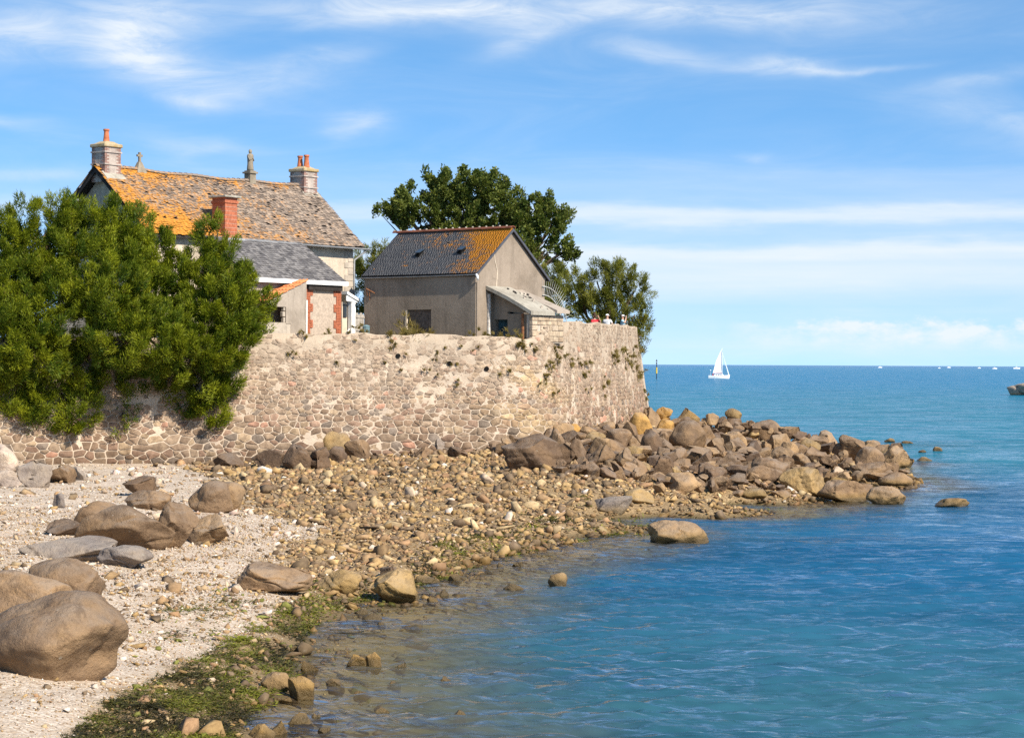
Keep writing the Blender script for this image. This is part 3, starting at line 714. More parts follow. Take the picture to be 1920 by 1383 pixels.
def slates(fr, A, low, high, rows, width, mat, name, parent, lichen, rough=1.0, seed=1, missing=0.0, th=.012, lift0=.026):
    """courses of slates on a slope. low/high: functions a -> (b, z) of eave and ridge."""
    rng = np.random.default_rng(seed); V = []; T = []; Cc = []; k = 0
    a0, a1 = A
    for r in range(rows):
        f0 = r / rows; f1 = (r + 1.28) / rows
        a = a0 - rng.uniform(0, width)
        while a < a1:
            w = width * rng.uniform(.75, 1.25); x0 = max(a, a0); x1 = min(a + w - width * .015, a1); a += w
            if x1 - x0 < .04 or rng.random() < missing: continue
            lift = abs(rng.normal(0, .011)) * rough; tw = rng.normal(0, .008) * rough; sh = rng.normal(0, .012) * rough
            q = []
            xm = (x0 + x1) / 2
            (bl, zl), (bh, zh) = low(xm), high(xm)
            nb, nz = -(zh - zl), (bh - bl); nl = math.hypot(nb, nz); nb, nz = nb / nl, nz / nl
            if nz < 0: nb, nz = -nb, -nz
            for (x, f, o) in ((x0, f0, lift0 + lift + tw), (x1, f0, lift0 + lift - tw), (x1, f1, .004), (x0, f1, .004)):
                (bl, zl), (bh, zh) = low(x), high(x); f = min(f, 1.0) if o < .01 else f + sh / 5
                b = bl + (bh - bl) * f; z = zl + (zh - zl) * f
                q.append((x, b + nb * o, z + nz * o))
            up = [fr(*p) for p in q]; dn = [fr(p[0], p[1] - nb * th, p[2] - nz * th) for p in q]
            V += dn + up
            T += [(k + 4, k + 5, k + 6, k + 7), (k, k + 1, k + 5, k + 4), (k + 1, k + 2, k + 6, k + 5), (k + 3, k, k + 4, k + 7)]
            u = rng.random(); Cc += [(u, lichen(xm, (f0 + f1) / 2), 0)] * 8; k += 8
    V = np.array(V) - np.array(parent.location)
    o = link(name, np_mesh(name, V, np.array(T), np.array(Cc)), mat, parent); o['kind'] = 'stuff'
    return o

def gable_walls(fr, A, B, z0, zt, ridge_b, zr, mat, parent):
    """closed body with gables at both ends of a; ridge runs along a at b = ridge_b"""
    mb = MB(); prof = [(B[0], z0), (B[1], z0), (B[1], zt), (ridge_b, zr), (B[0], zt)]
    mb.prism([fr(A[0], b, z) for b, z in prof], UX * (A[1] - A[0])); return mb.build('wall', mat, parent)

# ------------------------------------------------------------------ main house
HO = np.array([-7.3, 105.0]); hf = frame(HO)
EZ = 10.88; RZ = 14.05; RB = 3.55; HL = -14.1
house = empty('stone_house', hf(-7, 3.5, TZ), 'large cream house with a long orange lichened slate roof and two chimneys', 'house')
gable_walls(hf, (HL + .55, -.45), (.35, 2 * RB - .35), TZ - .6, EZ + .1, RB, RZ - .22, M_PLASTER, house)
sag = lambda a: -.07 * math.sin(PI * (a - HL) / -HL) - .03 * math.sin(a * 1.7)
deck = MB()
for sgn in (0, 1):
    q = []
    for a in (HL, 0):
        be = 0 if sgn == 0 else 2 * RB
        q.append((hf(a, be, EZ - .02), hf(a, RB, RZ - .06)))
    deck.prism([q[0][0], q[1][0], q[1][1], q[0][1]], ZX * -.10)
deck.build('roof', M_DARK, house)
slates(hf, (HL - .05, .03), lambda a: (-.06, EZ + sag(a) * .3), lambda a: (RB, RZ + sag(a)), 34, .21, M_HSLATE, 'roof_slates', house,
       lambda a, f: .315 + .17 * max(0, 1 - (a - HL) / 8.0) + .10 * math.exp(-((f - .97) / .05) ** 2) + .22 * math.exp(-((f - .1) / .3) ** 2) * max(0, 1 - (a - HL) / 9) - .05 * (a > -4) , 1.6, 21, .03, .016)
slates(hf, (HL - .05, .03), lambda a: (2 * RB + .06, EZ), lambda a: (RB, RZ + sag(a)), 9, .8, M_HSLATE, 'rear_slates', house, lambda a, f: .1, 1, 22)
a = HL - .03; rt = None
while a < -.1:
    if rt is None:
        m = MB(); n = 6; pr = [(.15 * math.cos(w), .11 * math.sin(w)) for w in np.linspace(0, PI, n)] + [(.12 * math.cos(w), .085 * math.sin(w)) for w in np.linspace(PI, 0, n)]
        m.prism([VX * p[0] + ZX * p[1] for p in pr], UX * .36); m.add(*((lambda v: ([VX * (.155 * math.cos(w)) + ZX * (.13 * math.sin(w)) + UX * x for x in (0, .05) for w in np.linspace(0, PI, 6)], [(i, i + 1, 7 + i, 6 + i) for i in range(5)]))(0)))
        rt = m.build('ridge_tile', M_HSLATE, house, origin=hf(a, RB, RZ - .02 + sag(a)), local=True)
        ca = rt.data.color_attributes['Col']; ca.data.foreach_set('color', np.tile([.4, .33, 0, 1], len(rt.data.vertices)).astype(np.float32))
    else:
        c = rt.copy(); COL.objects.link(c); c.location = hf(a, RB, RZ - .02 + sag(a)) - np.array(house.location)
    a += .345
# gutter, brackets, downpipe
def gutter(fr, a0, a1, b, z0, z1, r, mat, parent, name='gutter', along='a'):
    m = MB(); n = 7; vs = []; 
    for i in range(9):
        t_ = i / 8; a_ = a0 + (a1 - a0) * t_; z = z0 + (z1 - z0) * t_ - .02 * math.sin(PI * t_)
        for rad in (r, r * .8):
            for w in np.linspace(PI, 2 * PI, n):
                x = b + rad * math.cos(w); vs.append(fr(a_, x, z + rad * math.sin(w)) if along == 'a' else fr(x, a_, z + rad * math.sin(w)))
    fs = []
    for i in range(8):
        o = i * 2 * n; p = o + 2 * n
        for k in range(n - 1): fs += [(o + k, o + k + 1, p + k + 1, p + k), (o + n + k + 1, o + n + k, p + n + k, p + n + k + 1)]
        fs += [(o, p, p + n, o + n), (o + n - 1, o + 2 * n - 1, p + 2 * n - 1, p + n - 1)]
    fs += [tuple(range(n)) + tuple(range(2 * n - 1, n - 1, -1))]; o = 8 * 2 * n; fs += [tuple(o + i for i in (tuple(range(n)) + tuple(range(2 * n - 1, n - 1, -1))))]
    m.add(vs, fs); return m.build(name, mat, parent, fix=False)
gutter(hf, -9.2, .25, -.13, EZ + .02, EZ - .06, .085, M_GREY, house)
m = MB(); m.tube([hf(.1, -.1, EZ - .12), hf(-.05, 0, EZ - .28), hf(-.38, .30, EZ - .62), hf(-.40, .30, EZ - .9), hf(-.40, .30, TZ)], .045, 6); m.build('downpipe', M_GREY, house, smooth=True)
MB().box(hf, (-9.5, -8.4), (-.26, -.10), (EZ - .12, EZ + .0)).build('fascia_board', M_GREY, house)
# right hand quoins of the long wall
z = TZ
k = 0
while z < EZ - .35:
    h = random.Random(k).uniform(.26, .36); w = .62 if k % 2 else .36
    MB().box(hf, (-.45 - w, -.435), (.325, .5), (z, z + h - .015)).build('quoin', M_DRESS, house, bevel=.012); z += h; k += 1
# verge boards and bracket on the shaded gable
for b0, b1 in ((-.05, RB), (2 * RB + .05, RB)):
    m = MB(); z0, z1 = EZ - .05, RZ - .10
    m.hexa([hf(HL, b0, z0 - .22), hf(HL + .05, b0, z0 - .22), hf(HL + .05, b1, z1 - .22), hf(HL, b1, z1 - .22), hf(HL, b0, z0), hf(HL + .05, b0, z0), hf(HL + .05, b1, z1), hf(HL, b1, z1)])
    m.build('bargeboard', M_DARK, house)
for b in (1.15, 2.2, 4.9, 6.0):
    z = EZ + (RZ - EZ) * (1 - abs(b - RB) / RB) - .25
    MB().box(hf, (HL + .02, HL + .6), (b - .07, b + .07), (z - .16, z)).build('purlin_end', M_DARK if b != 4.9 else M_GREY, house)
# chimneys
def chimney(fr, a, b, w, d, z0, z1, name, pots, parent, mat=M_CHIM):
    m = MB(); m.box(fr, (a - w / 2, a + w / 2), (b - d / 2, b + d / 2), (z0, z1 - .1)); ch = m.build(name, mat, parent)
    def sub(nm, m, mt, **k): return m.build(nm, mt, ch, **k)
    for f in (.42, .72): 
        z = z0 + (z1 - z0) * f; e = .05; sub('string_course', MB().box(fr, (a - w / 2 - e, a + w / 2 + e), (b - d / 2 - e, b + d / 2 + e), (z, z + .07)), M_CHIM)
    sub('cap', MB().box(fr, (a - w / 2 - .08, a + w / 2 + .08), (b - d / 2 - .08, b + d / 2 + .08), (z1 - .26, z1 - .1)), M_LICH, bevel=.03)
    sub('flaunching', MB().hexa([fr(a + s * w * k, b + t_ * d * k, z) for z, k in ((z1 - .1, .46), (z1 + .02, .25)) for s, t_ in ((-1, -1), (1, -1), (1, 1), (-1, 1))]), M_LICH)
    # brick corners
    mb = MB(); rng = random.Random(int(a * 10)); z = z0 + .02; e = .012; k = 0
    while z < z1 - .3:
        for (sa, sb) in ((-1, -1), (1, -1), (-1, 1)):
            L1, L2 = ((.24, .12) if k % 2 else (.12, .24)); xa = a + sa * w / 2; xb = b + sb * d / 2
            mb.box(fr, sorted((xa + sa * e, xa - sa * L1)), sorted((xb + sb * e, xb - sb * L2)), (z, z + .062))
        z += .075; k += 1
    mb.build('corner_bricks', M_BRICKF, ch, kind='stuff')
    for (da, db, h) in pots:
        sub('chimney_pot', MB().lathe(fr(a + da, b + db, z1 - .03), [(.155, 0), (.15, .08), (.115, h * .6), (.11, h - .09), (.14, h - .08), (.14, h), (.10, h), (.09, h - .1)], 12), M_TERRA, smooth=False)
    return ch
M_LICH = m_render('lichened_cement', (.40, .325, .215), (.34, .23, .09), .4, 4)
M_BRICKF = plain('faded_brick', (.32, .19, .15), .9, .12, wear=.4, scale=7)
chimney(hf, HL + .66, RB, .92, .88, RZ - .75, RZ + 1.08, 'chimney', [(0, 0, .62)], house)
chimney(hf, -.62, RB, .92, .95, RZ - .95, RZ + .92, 'chimney', [(-.03, .22, .60), (-.03, -.22, .62)], house)
for a_ in (HL + .66, -.62):
    m = MB(); s = (RZ - EZ) / RB
    m.hexa([hf(a_ + x, RB - y, RZ - s * y + dz) for dz in (.0, .05) for x, y in ((-.58, .36), (.58, .36), (.58, .72), (-.58, .72))]); m.build('lead_flashing', M_CONC, house)
# ridge cross and figure
cr = MB(); cx, cz = HL + 2.65, RZ - .08
cr.hexa([hf(cx + x, RB + y, cz + z) for z, k in ((-.1, .30), (.42, .09)) for x, y in ((-k, -k * .7), (k, -k * .7), (k, k * .7), (-k, k * .7))])
M_WEATH = m_render('weathered_stone', (.27, .225, .165), (.17, .14, .10), .5, 4)
cross = cr.build('finial_base', M_WEATH, house)
m = MB(); m.box(hf, (cx - .05, cx + .05), (RB - .05, RB + .05), (cz + .38, cz + .86)); m.box(hf, (cx - .16, cx + .16), (RB - .045, RB + .045), (cz + .66, cz + .755)); m.build('stone_cross', M_WEATH, house)
st = (-4.35, RZ - .1)
pd = MB(); pd.box(hf, (st[0] - .2, st[0] + .2), (RB - .2, RB + .2), (st[1] - .15, st[1] + .42)); pd.box(hf, (st[0] - .27, st[0] + .27), (RB - .27, RB + .27), (st[1] + .42, st[1] + .50)); pd.box(hf, (st[0] - .2, st[0] + .2), (RB - .2, RB + .2), (st[1] + .50, st[1] + .56))
ped = pd.build('pedestal', M_WEATH, house)
fg = MB(); b0 = hf(st[0], RB, st[1] + .56)
fg.lathe(b0, [(.17, 0), (.165, .1), (.14, .35), (.15, .6), (.165, .72), (.13, .80), (.05, .84)], 10)
fg.lathe(b0 + ZX * .82, [(.04, 0), (.075, .05), (.085, .12), (.07, .19), (.02, .225)], 10)
fg.tube([b0 + UX * .14 + ZX * .70, b0 + UX * .13 - VX * .1 + ZX * .5, b0 - VX * .16 + ZX * .62], .04, 6); fg.tube([b0 - UX * .14 + ZX * .70, b0 - UX * .13 - VX * .1 + ZX * .5, b0 - VX * .16 + ZX * .62], .04, 6)
statue = fg.build('statue', M_WEATH, house, smooth=True)
# red brick stack at the eave, with its stone slab, and a small roof light beside it
ba = -9.15
stack = MB().box(hf, (ba - .38, ba + .38), (-.1, .75), (EZ - 2.4, EZ + 1.85)).build('brick_stack', M_BRICK, house)
z = EZ - .1
while z < EZ + 1.75:
    MB().box(hf, (ba - .385, ba + .385), (-.105, .755), (z, z + .012)).build('mortar_course', M_JOINT, stack); z += .19
MB().box(hf, (ba - .42, ba + .42), (-.14, .79), (EZ + 1.6, EZ + 1.72)).build('brick_band', M_BRICK, stack)
MB().box(hf, (ba - .52, ba + .52), (-.25, .9), (EZ + 1.85, EZ + 1.95)).build('slab_cap', M_CONC, stack, bevel=.02)
def rooflight(fr, a, b, z, w, l, slope, parent, axis='b', open_=.16):
    """small lifted skylight on a slope; slope = dz/d(axis)"""
    def p(u, v, n):
        return fr(a + u, b + v, z + slope * v + n) if axis == 'b' else fr(a + v, b + u, z + slope * v + n)
    f_ = MB()
    f_.hexa([p(u, v, n) for n in (.0, .07) for u, v in ((-w / 2, 0), (w / 2, 0), (w / 2, l), (-w / 2, l))])
    fr_ = f_.build('skylight', M_INSIDE_SHADE, parent)  # solid box, its near-black colour stands in for the shaded opening
    g = MB(); g.hexa([p(u, v, n + open_ * (1 - v / l)) for n in (.075, .10) for u, v in ((-w / 2 - .03, -.03), (w / 2 + .03, -.03), (w / 2 + .03, l), (-w / 2 - .03, l))]); g.build('skylight_glass', M_GLASS, fr_)
    return fr_
rooflight(hf, -8.2, .95, EZ + .88 * .95 + .03, .5, .55, (RZ - EZ) / RB, house)

# ------------------------------------------------------------------ annex: slate lean-to roof, bricked up opening with brick quoins
AO = P(647, 530, 99.6); af = frame(AO); AZ = AO[2] + .02
annex = empty('slate_roofed_annex', af(-3, 1.5, TZ), 'grey slate roofed annex with red brick quoins round a blank cement bay', 'annex')
AB = 2.95; AT = AZ + 1.98
MB().prism([af(-6.0, .22, TZ - .5), af(-6.0, AB + .3, TZ - .5), af(-6.0, AB + .3, AT - .1), af(-6.0, .22, AZ - .06)], UX * 5.85).build('wall', M_CEMENT2, annex)
MB().hexa([af(x, y, z) for dz in (-.10, .0) for x, y, z in ((-6.2, -.02, AZ - .03 + dz), (.03, -.02, AZ - .03 + dz), (.03, AB, AT - .03 + dz), (-6.2, AB, AT - .03 + dz))]).build('roof', M_DARK, annex)
slates(af, (-6.2, .06), lambda a: (-.06, AZ), lambda a: (AB, AT), 20, .22, M_ASLATE, 'roof_slates', annex, lambda a, f: .2 * math.exp(-(f / .12) ** 2) + .1, .8, 31)
MB().box(af, (-6.2, .12), (-.10, -.04), (AZ - .17, AZ + .02)).build('fascia_board', M_WHITE, annex)
m = MB(); m.tube([af(-2.62, -.04, AZ - .9), af(-2.62, -.04, TZ)], .05, 8); m.build('downpipe', M_WHITE, annex)
MB().box(af, (-2.42, -.16), (.0, .215), (AZ - .42, AZ - .17)).build('lintel', M_DARK, annex)
MB().box(af, (-2.25, -.5), (.17, .218), (TZ, AZ - .43)).build('cement_bay', M_CEMENT2, annex)
def quoin_bricks(x_edge, dirn, nm):
    q = MB(); rng = random.Random(int(x_edge * 100)); z = TZ + .0; k = 0
    while z < AZ - .44:
        big = (k // 5) % 2; L_ = .50 if big else .33
        x = 0
        while x < L_ - .02:
            w = min(.21, L_ - x); xa = x_edge + dirn * x; xb = xa + dirn * (w - .012)
            q.box(af, sorted((xa, xb)), (.125 + rng.uniform(-.006, .006), .2), (z, z + .062)); x += w if not (k % 2 and x == 0) else .11
        z += .074; k += 1
    return q.build('quoin_bricks', M_BRICK, annex, kind='stuff')
quoin_bricks(-2.5, 1, 'l'); quoin_bricks(-.12, -1, 'r')
MB().box(af, (-2.52, -.1), (.165, .205), (TZ, AZ - .43)).build('mortar_bed', M_JOINT, annex)

# ------------------------------------------------------------------ little outhouse with orange tiles in front of the annex
LO = P(575, 527, 96.7); lf = frame(LO); LZ = LO[2]
shed = empty('tiled_outhouse', lf(-1.3, .6, TZ), 'small outhouse with a steep orange tile roof and dark open front by the annex', 'outhouse')
tri = [(0, TZ - .4), (0, LZ), (-2.45, LZ - .98), (-2.45, LZ - 1.2), (-1.32, LZ - 1.2), (-1.32, TZ + .5), (-1.0, TZ + .5), (-1.0, TZ - .4)]
MB().prism([lf(a, 0, z) for a, z in tri], VX * .22).build('wall', M_CEMENT2, shed)
MB().box(lf, (-2.5, -1.0), (.02, .28), (TZ - .5, TZ + .55)).build('low_wall', M_DRESS, shed)
MB().box(lf, (-2.5, -.1), (1.3, 1.4), (TZ - .4, LZ - 1.0)).build('back_wall', M_INSIDE_SHADE, shed)  # gloom of the open front is put into the wall colour
for k_ in range(5):
    MB().box(lf, (-1.44 - .05 * (k_ % 2), -1.325), (.03, .2), (TZ + .55 + k_ * .26, TZ + .78 + k_ * .26)).build('jamb_stone', M_DRESS, shed, bevel=.02)
nr, nc = 6, 8; tile = None
for r_ in range(nr):
    for c_ in range(nc):
        a0_ = -2.62 + r_ * 2.6 / nr; z0_ = LZ - 1.02 + r_ * 1.04 / nr
        if tile is None:
            m = MB(); sl = 1.04 / 2.6; vs = []
            pro = [(0, .0), (.03, .05), (.07, .065), (.11, .05), (.14, .012), (.21, .008)]
            for dz in (0, -.018):
                for a_, lift in ((0, .045), (2.6 / nr + .06, .0)):
                    for b_, h_ in pro: vs.append(UX * a_ + VX * b_ + ZX * (sl * a_ + lift + h_ + dz))
            n = len(pro); fs = []
            for i in range(n - 1): fs += [(i, i + 1, n + i + 1, n + i), (2 * n + i + 1, 2 * n + i, 3 * n + i, 3 * n + i + 1), (i + 1, i, 2 * n + i, 2 * n + i + 1)]
            m.add(vs, fs); tile = m.build('roof_tile', M_TILE, shed, origin=lf(a0_, .0, z0_), fix=False, local=True)
            o = tile
        else:
            o = tile.copy(); COL.objects.link(o)
        o.location = lf(a0_ + random.uniform(-.01, .01), -.06 + c_ * .212, z0_) - np.array(shed.location)

# ------------------------------------------------------------------ white porch, plank gate
PO = P(659, 622, 100.25); pf = frame(PO)
porch = empty('white_porch', pf(0, 0, TZ), 'bright white painted porch with sloping roof at the end of the annex', 'porch')
MB().box(pf, (-.02, .26), (-.02, .2), (TZ, TZ + 1.72)).build('post', M_WHITE, porch)
MB().hexa([pf(a_, b_, z_) for dz in (0, .13) for a_, b_, z_ in ((-.42, -.12, TZ + 1.98 + dz), (.45, -.12, TZ + 1.64 + dz), (.45, 1.3, TZ + 1.64 + dz), (-.42, 1.3, TZ + 1.98 + dz))]).build('roof', M_WHITE, porch)
MB().hexa([pf(a_, b_, z_) for b_ in (-.05, .0) for a_, z_ in ((-.40, TZ + 1.66), (.35, TZ + 1.60), (.35, TZ + 1.67), (-.40, TZ + 1.97))]).build('gable_board', M_WHITE, porch)
MB().box(pf, (-.40, -.03), (.25, .30), (TZ, TZ + 1.62)).build('side_panel', M_PLASTER, porch)
MB().box(pf, (-.34, -.10), (.2, .246), (TZ + .9, TZ + 1.5)).build('window', M_GLASS, porch)
m = MB(); m.tube([pf(-.36, .1, TZ + .02), pf(-.05, .1, TZ + .35)], .03, 6); m.build('brace', M_WHITE, porch)
GO = P(681, 622, 99.5); gf = frame(GO)
gate = empty('plank_gate', gf(-.4, 0, TZ), 'weathered grey plank gate between the white porch and the cement barn', 'gate')
for k_ in range(4):
    MB().box(gf, (-.50 + k_ * .14, -.37 + k_ * .14), (0, .03), (TZ, TZ + random.Random(k_).uniform(1.0, 1.1))).build('plank', M_WOODP, gate)
for z_ in (.25, .85): MB().box(gf, (-.54, .06), (-.035, -.003), (TZ + z_, TZ + z_ + .09)).build('rail', M_WOODP, gate)
lid = MB(); lid.lathe(gf(-.18, -.35, TZ), [(.14, 0), (.16, .08), (.17, .42), (.19, .44), (.14, .5), (.03, .54)], 12)
o = lid.build('dustbin', plain('blue_grey_plastic', (.12, .19, .21), .6, .3), origin=gf(-.18, -.35, TZ)); tag(o, 'blue grey bin standing in front of the plank gate', 'bin')

# ------------------------------------------------------------------ cement barn
BO = np.array([-1.66, 96.0]); bf = frame(BO)
barn = empty('cement_barn', bf(2.5, 3.4, TZ), 'grey brown cement barn with orange lichen on its dark slate roof', 'barn')
BL, BW = 6.75, 5.1; BE = 9.30; BR = 11.42; RA = BW / 2
w_ = MB(); prof = [(0, TZ - 1), (0, BE), (RA, BR - .12), (BW, BE), (BW, TZ - 1)]
# front wall has a real opening for the hatch: body behind, front skin in four pieces
w_.prism([bf(a_ if a_ > 0 else .18, 0, z_) for a_, z_ in ((0, TZ - 1), (0, BE + .10), (RA, BR - .12), (BW, BE), (BW, TZ - 1))], VX * BL)
w_.build('wall', M_CEMENT, barn)
H0, H1, HZ = 2.62, 4.2, 7.66
sk = MB(); zt_ = BE
for b0_, b1_, z0_, z1_ in ((0, H0, TZ - 1, zt_), (H1, BL, TZ - 1, zt_), (H0, H1, HZ, zt_), (H0, H1, TZ - 1, TZ - .02)):
    sk.box(bf, (0, .175), (b0_, b1_), (z0_, z1_))
sk.build('front_skin', M_CEMENT, barn)
ht = MB().box(bf, (.13, .172), (H0 + .02, H1 - .02), (TZ, HZ - .02)).build('hatch', M_WOOD, barn)
for k_ in range(7):
    b_ = H0 + .04 + k_ * .218
    MB().box(bf, (.105, .129), (b_, b_ + .206), (TZ + .02, HZ - .06)).build('board', M_WOOD, ht)
MB().box(bf, (-.012, .1), (H1 - .10, H1 + .0), (TZ, HZ - .01)).build('reveal', M_PLASTER, barn)
sl_ = (BR - BE) / RA
MB().prism([bf(-.07, -.10, BE - .07), bf(RA, -.10, BR - .03), bf(BW + .2, -.10, BE - .12), bf(BW + .2, -.10, BE - .24), bf(RA, -.10, BR - .14), bf(-.07, -.10, BE - .17)], VX * (BL + .22)).build('roof', M_DARK, barn)
bs = frame(BO)
flip = lambda b, a, z: bf(a, b, z)
slates(flip, (-.12, BL + .14), lambda b: (-.09, BE - .03), lambda b: (RA, BR), 36, .14, M_BSLATE, 'roof_slates', barn,
       lambda b, f: .19 + .36 * max(0, 1 - b / 3.2) * (.5 + .7 * f) + .34 * max(0, f - .35) * max(0, 1 - b / 9), .25, 41, .002, .006, .014)
slates(flip, (-.12, BL + .14), lambda b: (BW + .24, BE - .11), lambda b: (RA, BR), 9, .6, M_BSLATE, 'rear_slates', barn, lambda b, f: .0, .5, 42)
for a0_, a1_ in ((-.09, RA), (BW + .22, RA)):
    m = MB(); m.hexa([bf(a_, b_, z_) for dz in (-.14, -.02) for a_, b_, z_ in ((a0_, -.16, BE - (.03 if a0_ < 0 else .11) + dz), (a0_, -.11, BE - (.03 if a0_ < 0 else .11) + dz), (a1_, -.11, BR + dz), (a1_, -.16, BR + dz))]); m.build('bargeboard', plain('slate_grey_board', (.07, .072, .085), .7, .3) if a0_ < 0 else bpy.data.materials['slate_grey_board'], barn)
rt = None; b_ = -.14; k_ = 0
while b_ < BL + .1:
    if rt is None:
        m = MB(); pr = [(.17 * math.cos(w), .10 * math.sin(w) + .01) for w in np.linspace(0, PI, 6)] + [(.14 * math.cos(w), .075 * math.sin(w)) for w in np.linspace(PI, 0, 6)]
        m.prism([UX * p[0] + ZX * p[1] for p in pr], VX * .395)
        rt = m.build('ridge_tile', plain('dark_ridge_tile', (.20, .075, .045), .85, .15, wear=.4), barn, origin=bf(RA, b_, BR - .0), local=True); o = rt
    else: o = rt.copy(); COL.objects.link(o)
    o.location = bf(RA, b_, BR) - np.array(barn.location)
    MB().lathe(bf(RA, b_ + .4, BR + .07), [(.05, 0), (.06, .04), (.03, .09)], 8).build('ridge_joint', M_CONC, barn)
    b_ += .405
gutter(bf, -.12, BL + .3, -.10, BE - .08, BE - .10, .05, M_GREY, barn, along='b')
m = MB(); m.tube([bf(-.10, -.12, BE - .10), bf(-.12, -.2, BE - .18), bf(-.06, -.17, BE - .34)], .055, 8); m.build('gutter_outlet', M_WHITE, barn, smooth=True)
m = MB(); m.tube([bf(.06, -.05, BE - .42), bf(.06, -.05, TZ)], .035, 6); m.build('downpipe', M_CEMENT, barn)
rooflight(bf, .98, 1.78, BE + .98 * sl_ + .12, .26, .30, sl_, barn, 'a', .10)
rooflight(bf, .90, 4.25, BE + .90 * sl_ + .12, .26, .30, sl_, barn, 'a', .10)
m = MB(); m.tube([bf(1.30, -.012, BE + .95), bf(1.36, -.012, BE + .6), bf(1.55, -.012, BE + .1), bf(1.50, -.012, BE - .35), bf(1.47, -.012, BE - .75)], .022, 6); m.build('mortar_crack', M_PLASTER, barn)
m = MB(); m.tube([bf(-.02, 6.55, BE - .95), bf(-.25, 6.4, BE - .62), bf(-.02, 6.05, BE - .85)], .025, 6); m.tube([bf(-.02, 6.4, BE - 1.15), bf(-.02, 6.4, BE - .6)], .02, 6); m.build('iron_bracket', M_RUST, barn)

# ------------------------------------------------------------------ lean-to porch against the barn gable
lean = empty('lean_to_porch', bf(2, -1.2, TZ), 'crumbling lean-to with a thick sloping concrete slab roof on the barn gable', 'lean-to')
q = [(0.72, -.02, 8.72), (0.72, -2.62, 7.55), (2.45, -2.62, 7.55), (2.45, -.02, 8.72)]
sl = MB(); n = 8
top = []; 
for i in range(n + 1):
    t_ = i / n; top.append((-.02 - 2.6 * t_, 8.72 - 1.17 * t_ + .10 * math.sin(PI * t_) * .6))
poly = [bf(.72, b, z) for b, z in top] + [bf(.72, b, z - .17) for b, z in top[::-1]]
sl.prism(poly, UX * 1.75); sl.build('roof_slab', M_CONC, lean)
rng = np.random.default_rng(8)
for k_ in range(18):
    t_ = rng.uniform(.12, .95); a_ = rng.uniform(1.75, 2.5); b_ = -.02 - 2.6 * t_; z_ = 8.72 - 1.17 * t_ + .06 * math.sin(PI * t_); w = rng.uniform(.04, .10)
    MB().hexa([bf(a_ + x, b_ + y, z_ + dz - .45 * y * -1) for dz in (-.02, rng.uniform(.03, .08)) for x, y in ((-w, -w * .6), (w * .8, -w * .5), (w, w * .6), (-w * .7, w * .5))]).build('broken_slate', M_DARK if k_ % 3 == 0 else M_DRESS, lean)
MB().prism([bf(2.46, -.02, 8.62), bf(2.46, -2.75, 7.62), bf(2.46, -2.75, 7.48), bf(2.46, -.02, 8.45)], UX * .95).build('rear_roof', M_CEMENT2, lean)
MB().box(bf, (1.0, 3.3), (-2.45, -2.15), (TZ - .3, 7.40)).build('side_wall', M_DRESS, lean)
ew = MB()
for b0_, b1_, z0_, z1_ in ((-2.148, -.86, TZ - 1.2, 7.45), (-.06, 0, TZ - 1.2, 8.3)): ew.box(bf, (1.25, 1.45), (b0_, b1_), (z0_, z1_))
ew.prism([bf(1.25, -2.148, 7.452), bf(1.25, -.062, 7.62), bf(1.25, -.062, 8.50), bf(1.25, -2.148, 7.56)], UX * .2)
ew.prism([bf(1.25, -.858, 7.2), bf(1.25, -.062, 7.2), bf(1.25, -.062, 7.618), bf(1.25, -.858, 7.55)], UX * .2)
ew.build('end_wall', M_CEMENT, lean)
dr_ = MB().box(bf, (1.62, 1.67), (-.86, -.06), (TZ - .4, 7.55)).build('door', M_BLUE, lean)
for k_ in range(4): MB().box(bf, (1.595, 1.618), (-.85 + k_ * .2, -.665 + k_ * .2), (TZ - .3, 7.5)).build('plank', M_BLUE, dr_)
m = MB(); m.tube([bf(.9, -.06, TZ - .4), bf(.9, -.05, 8.35)], .085, 8); m.build('post', M_WHITEW, lean) if 'M_WHITEW' in globals() else m.build('post', plain('flaking_white_paint', (.55, .50, .44), .8, .2, wear=.5, scale=9), lean)
m = MB(); m.tube([bf(.95, -1.98, TZ - .6), bf(.95, -1.96, 7.45)], .06, 8); m.build('rusty_post', M_RUST, lean)
rng = np.random.default_rng(9); z = TZ - .25
while z < 7.36:
    h = rng.uniform(.14, .27); a_ = .985
    while a_ < 3.3:
        w = rng.uniform(.2, .5); a2 = min(a_ + w, 3.31)
        if rng.random() > .12:
            o = MB().box(bf, (a_, a2 - .02), (-2.485 - rng.uniform(0, .02), -2.3), (z, min(z + h - .02, 7.39))).build('stone', M_STONE_O, lean, bevel=.018)
            c_ = [(.44, .35, .25), (.40, .315, .225), (.48, .39, .29), (.36, .27, .185), (.36, .24, .14)][rng.choice(5, p=[.3, .25, .25, .13, .07])]; o.color = (*c_, 1)
        a_ = a2
    z += h

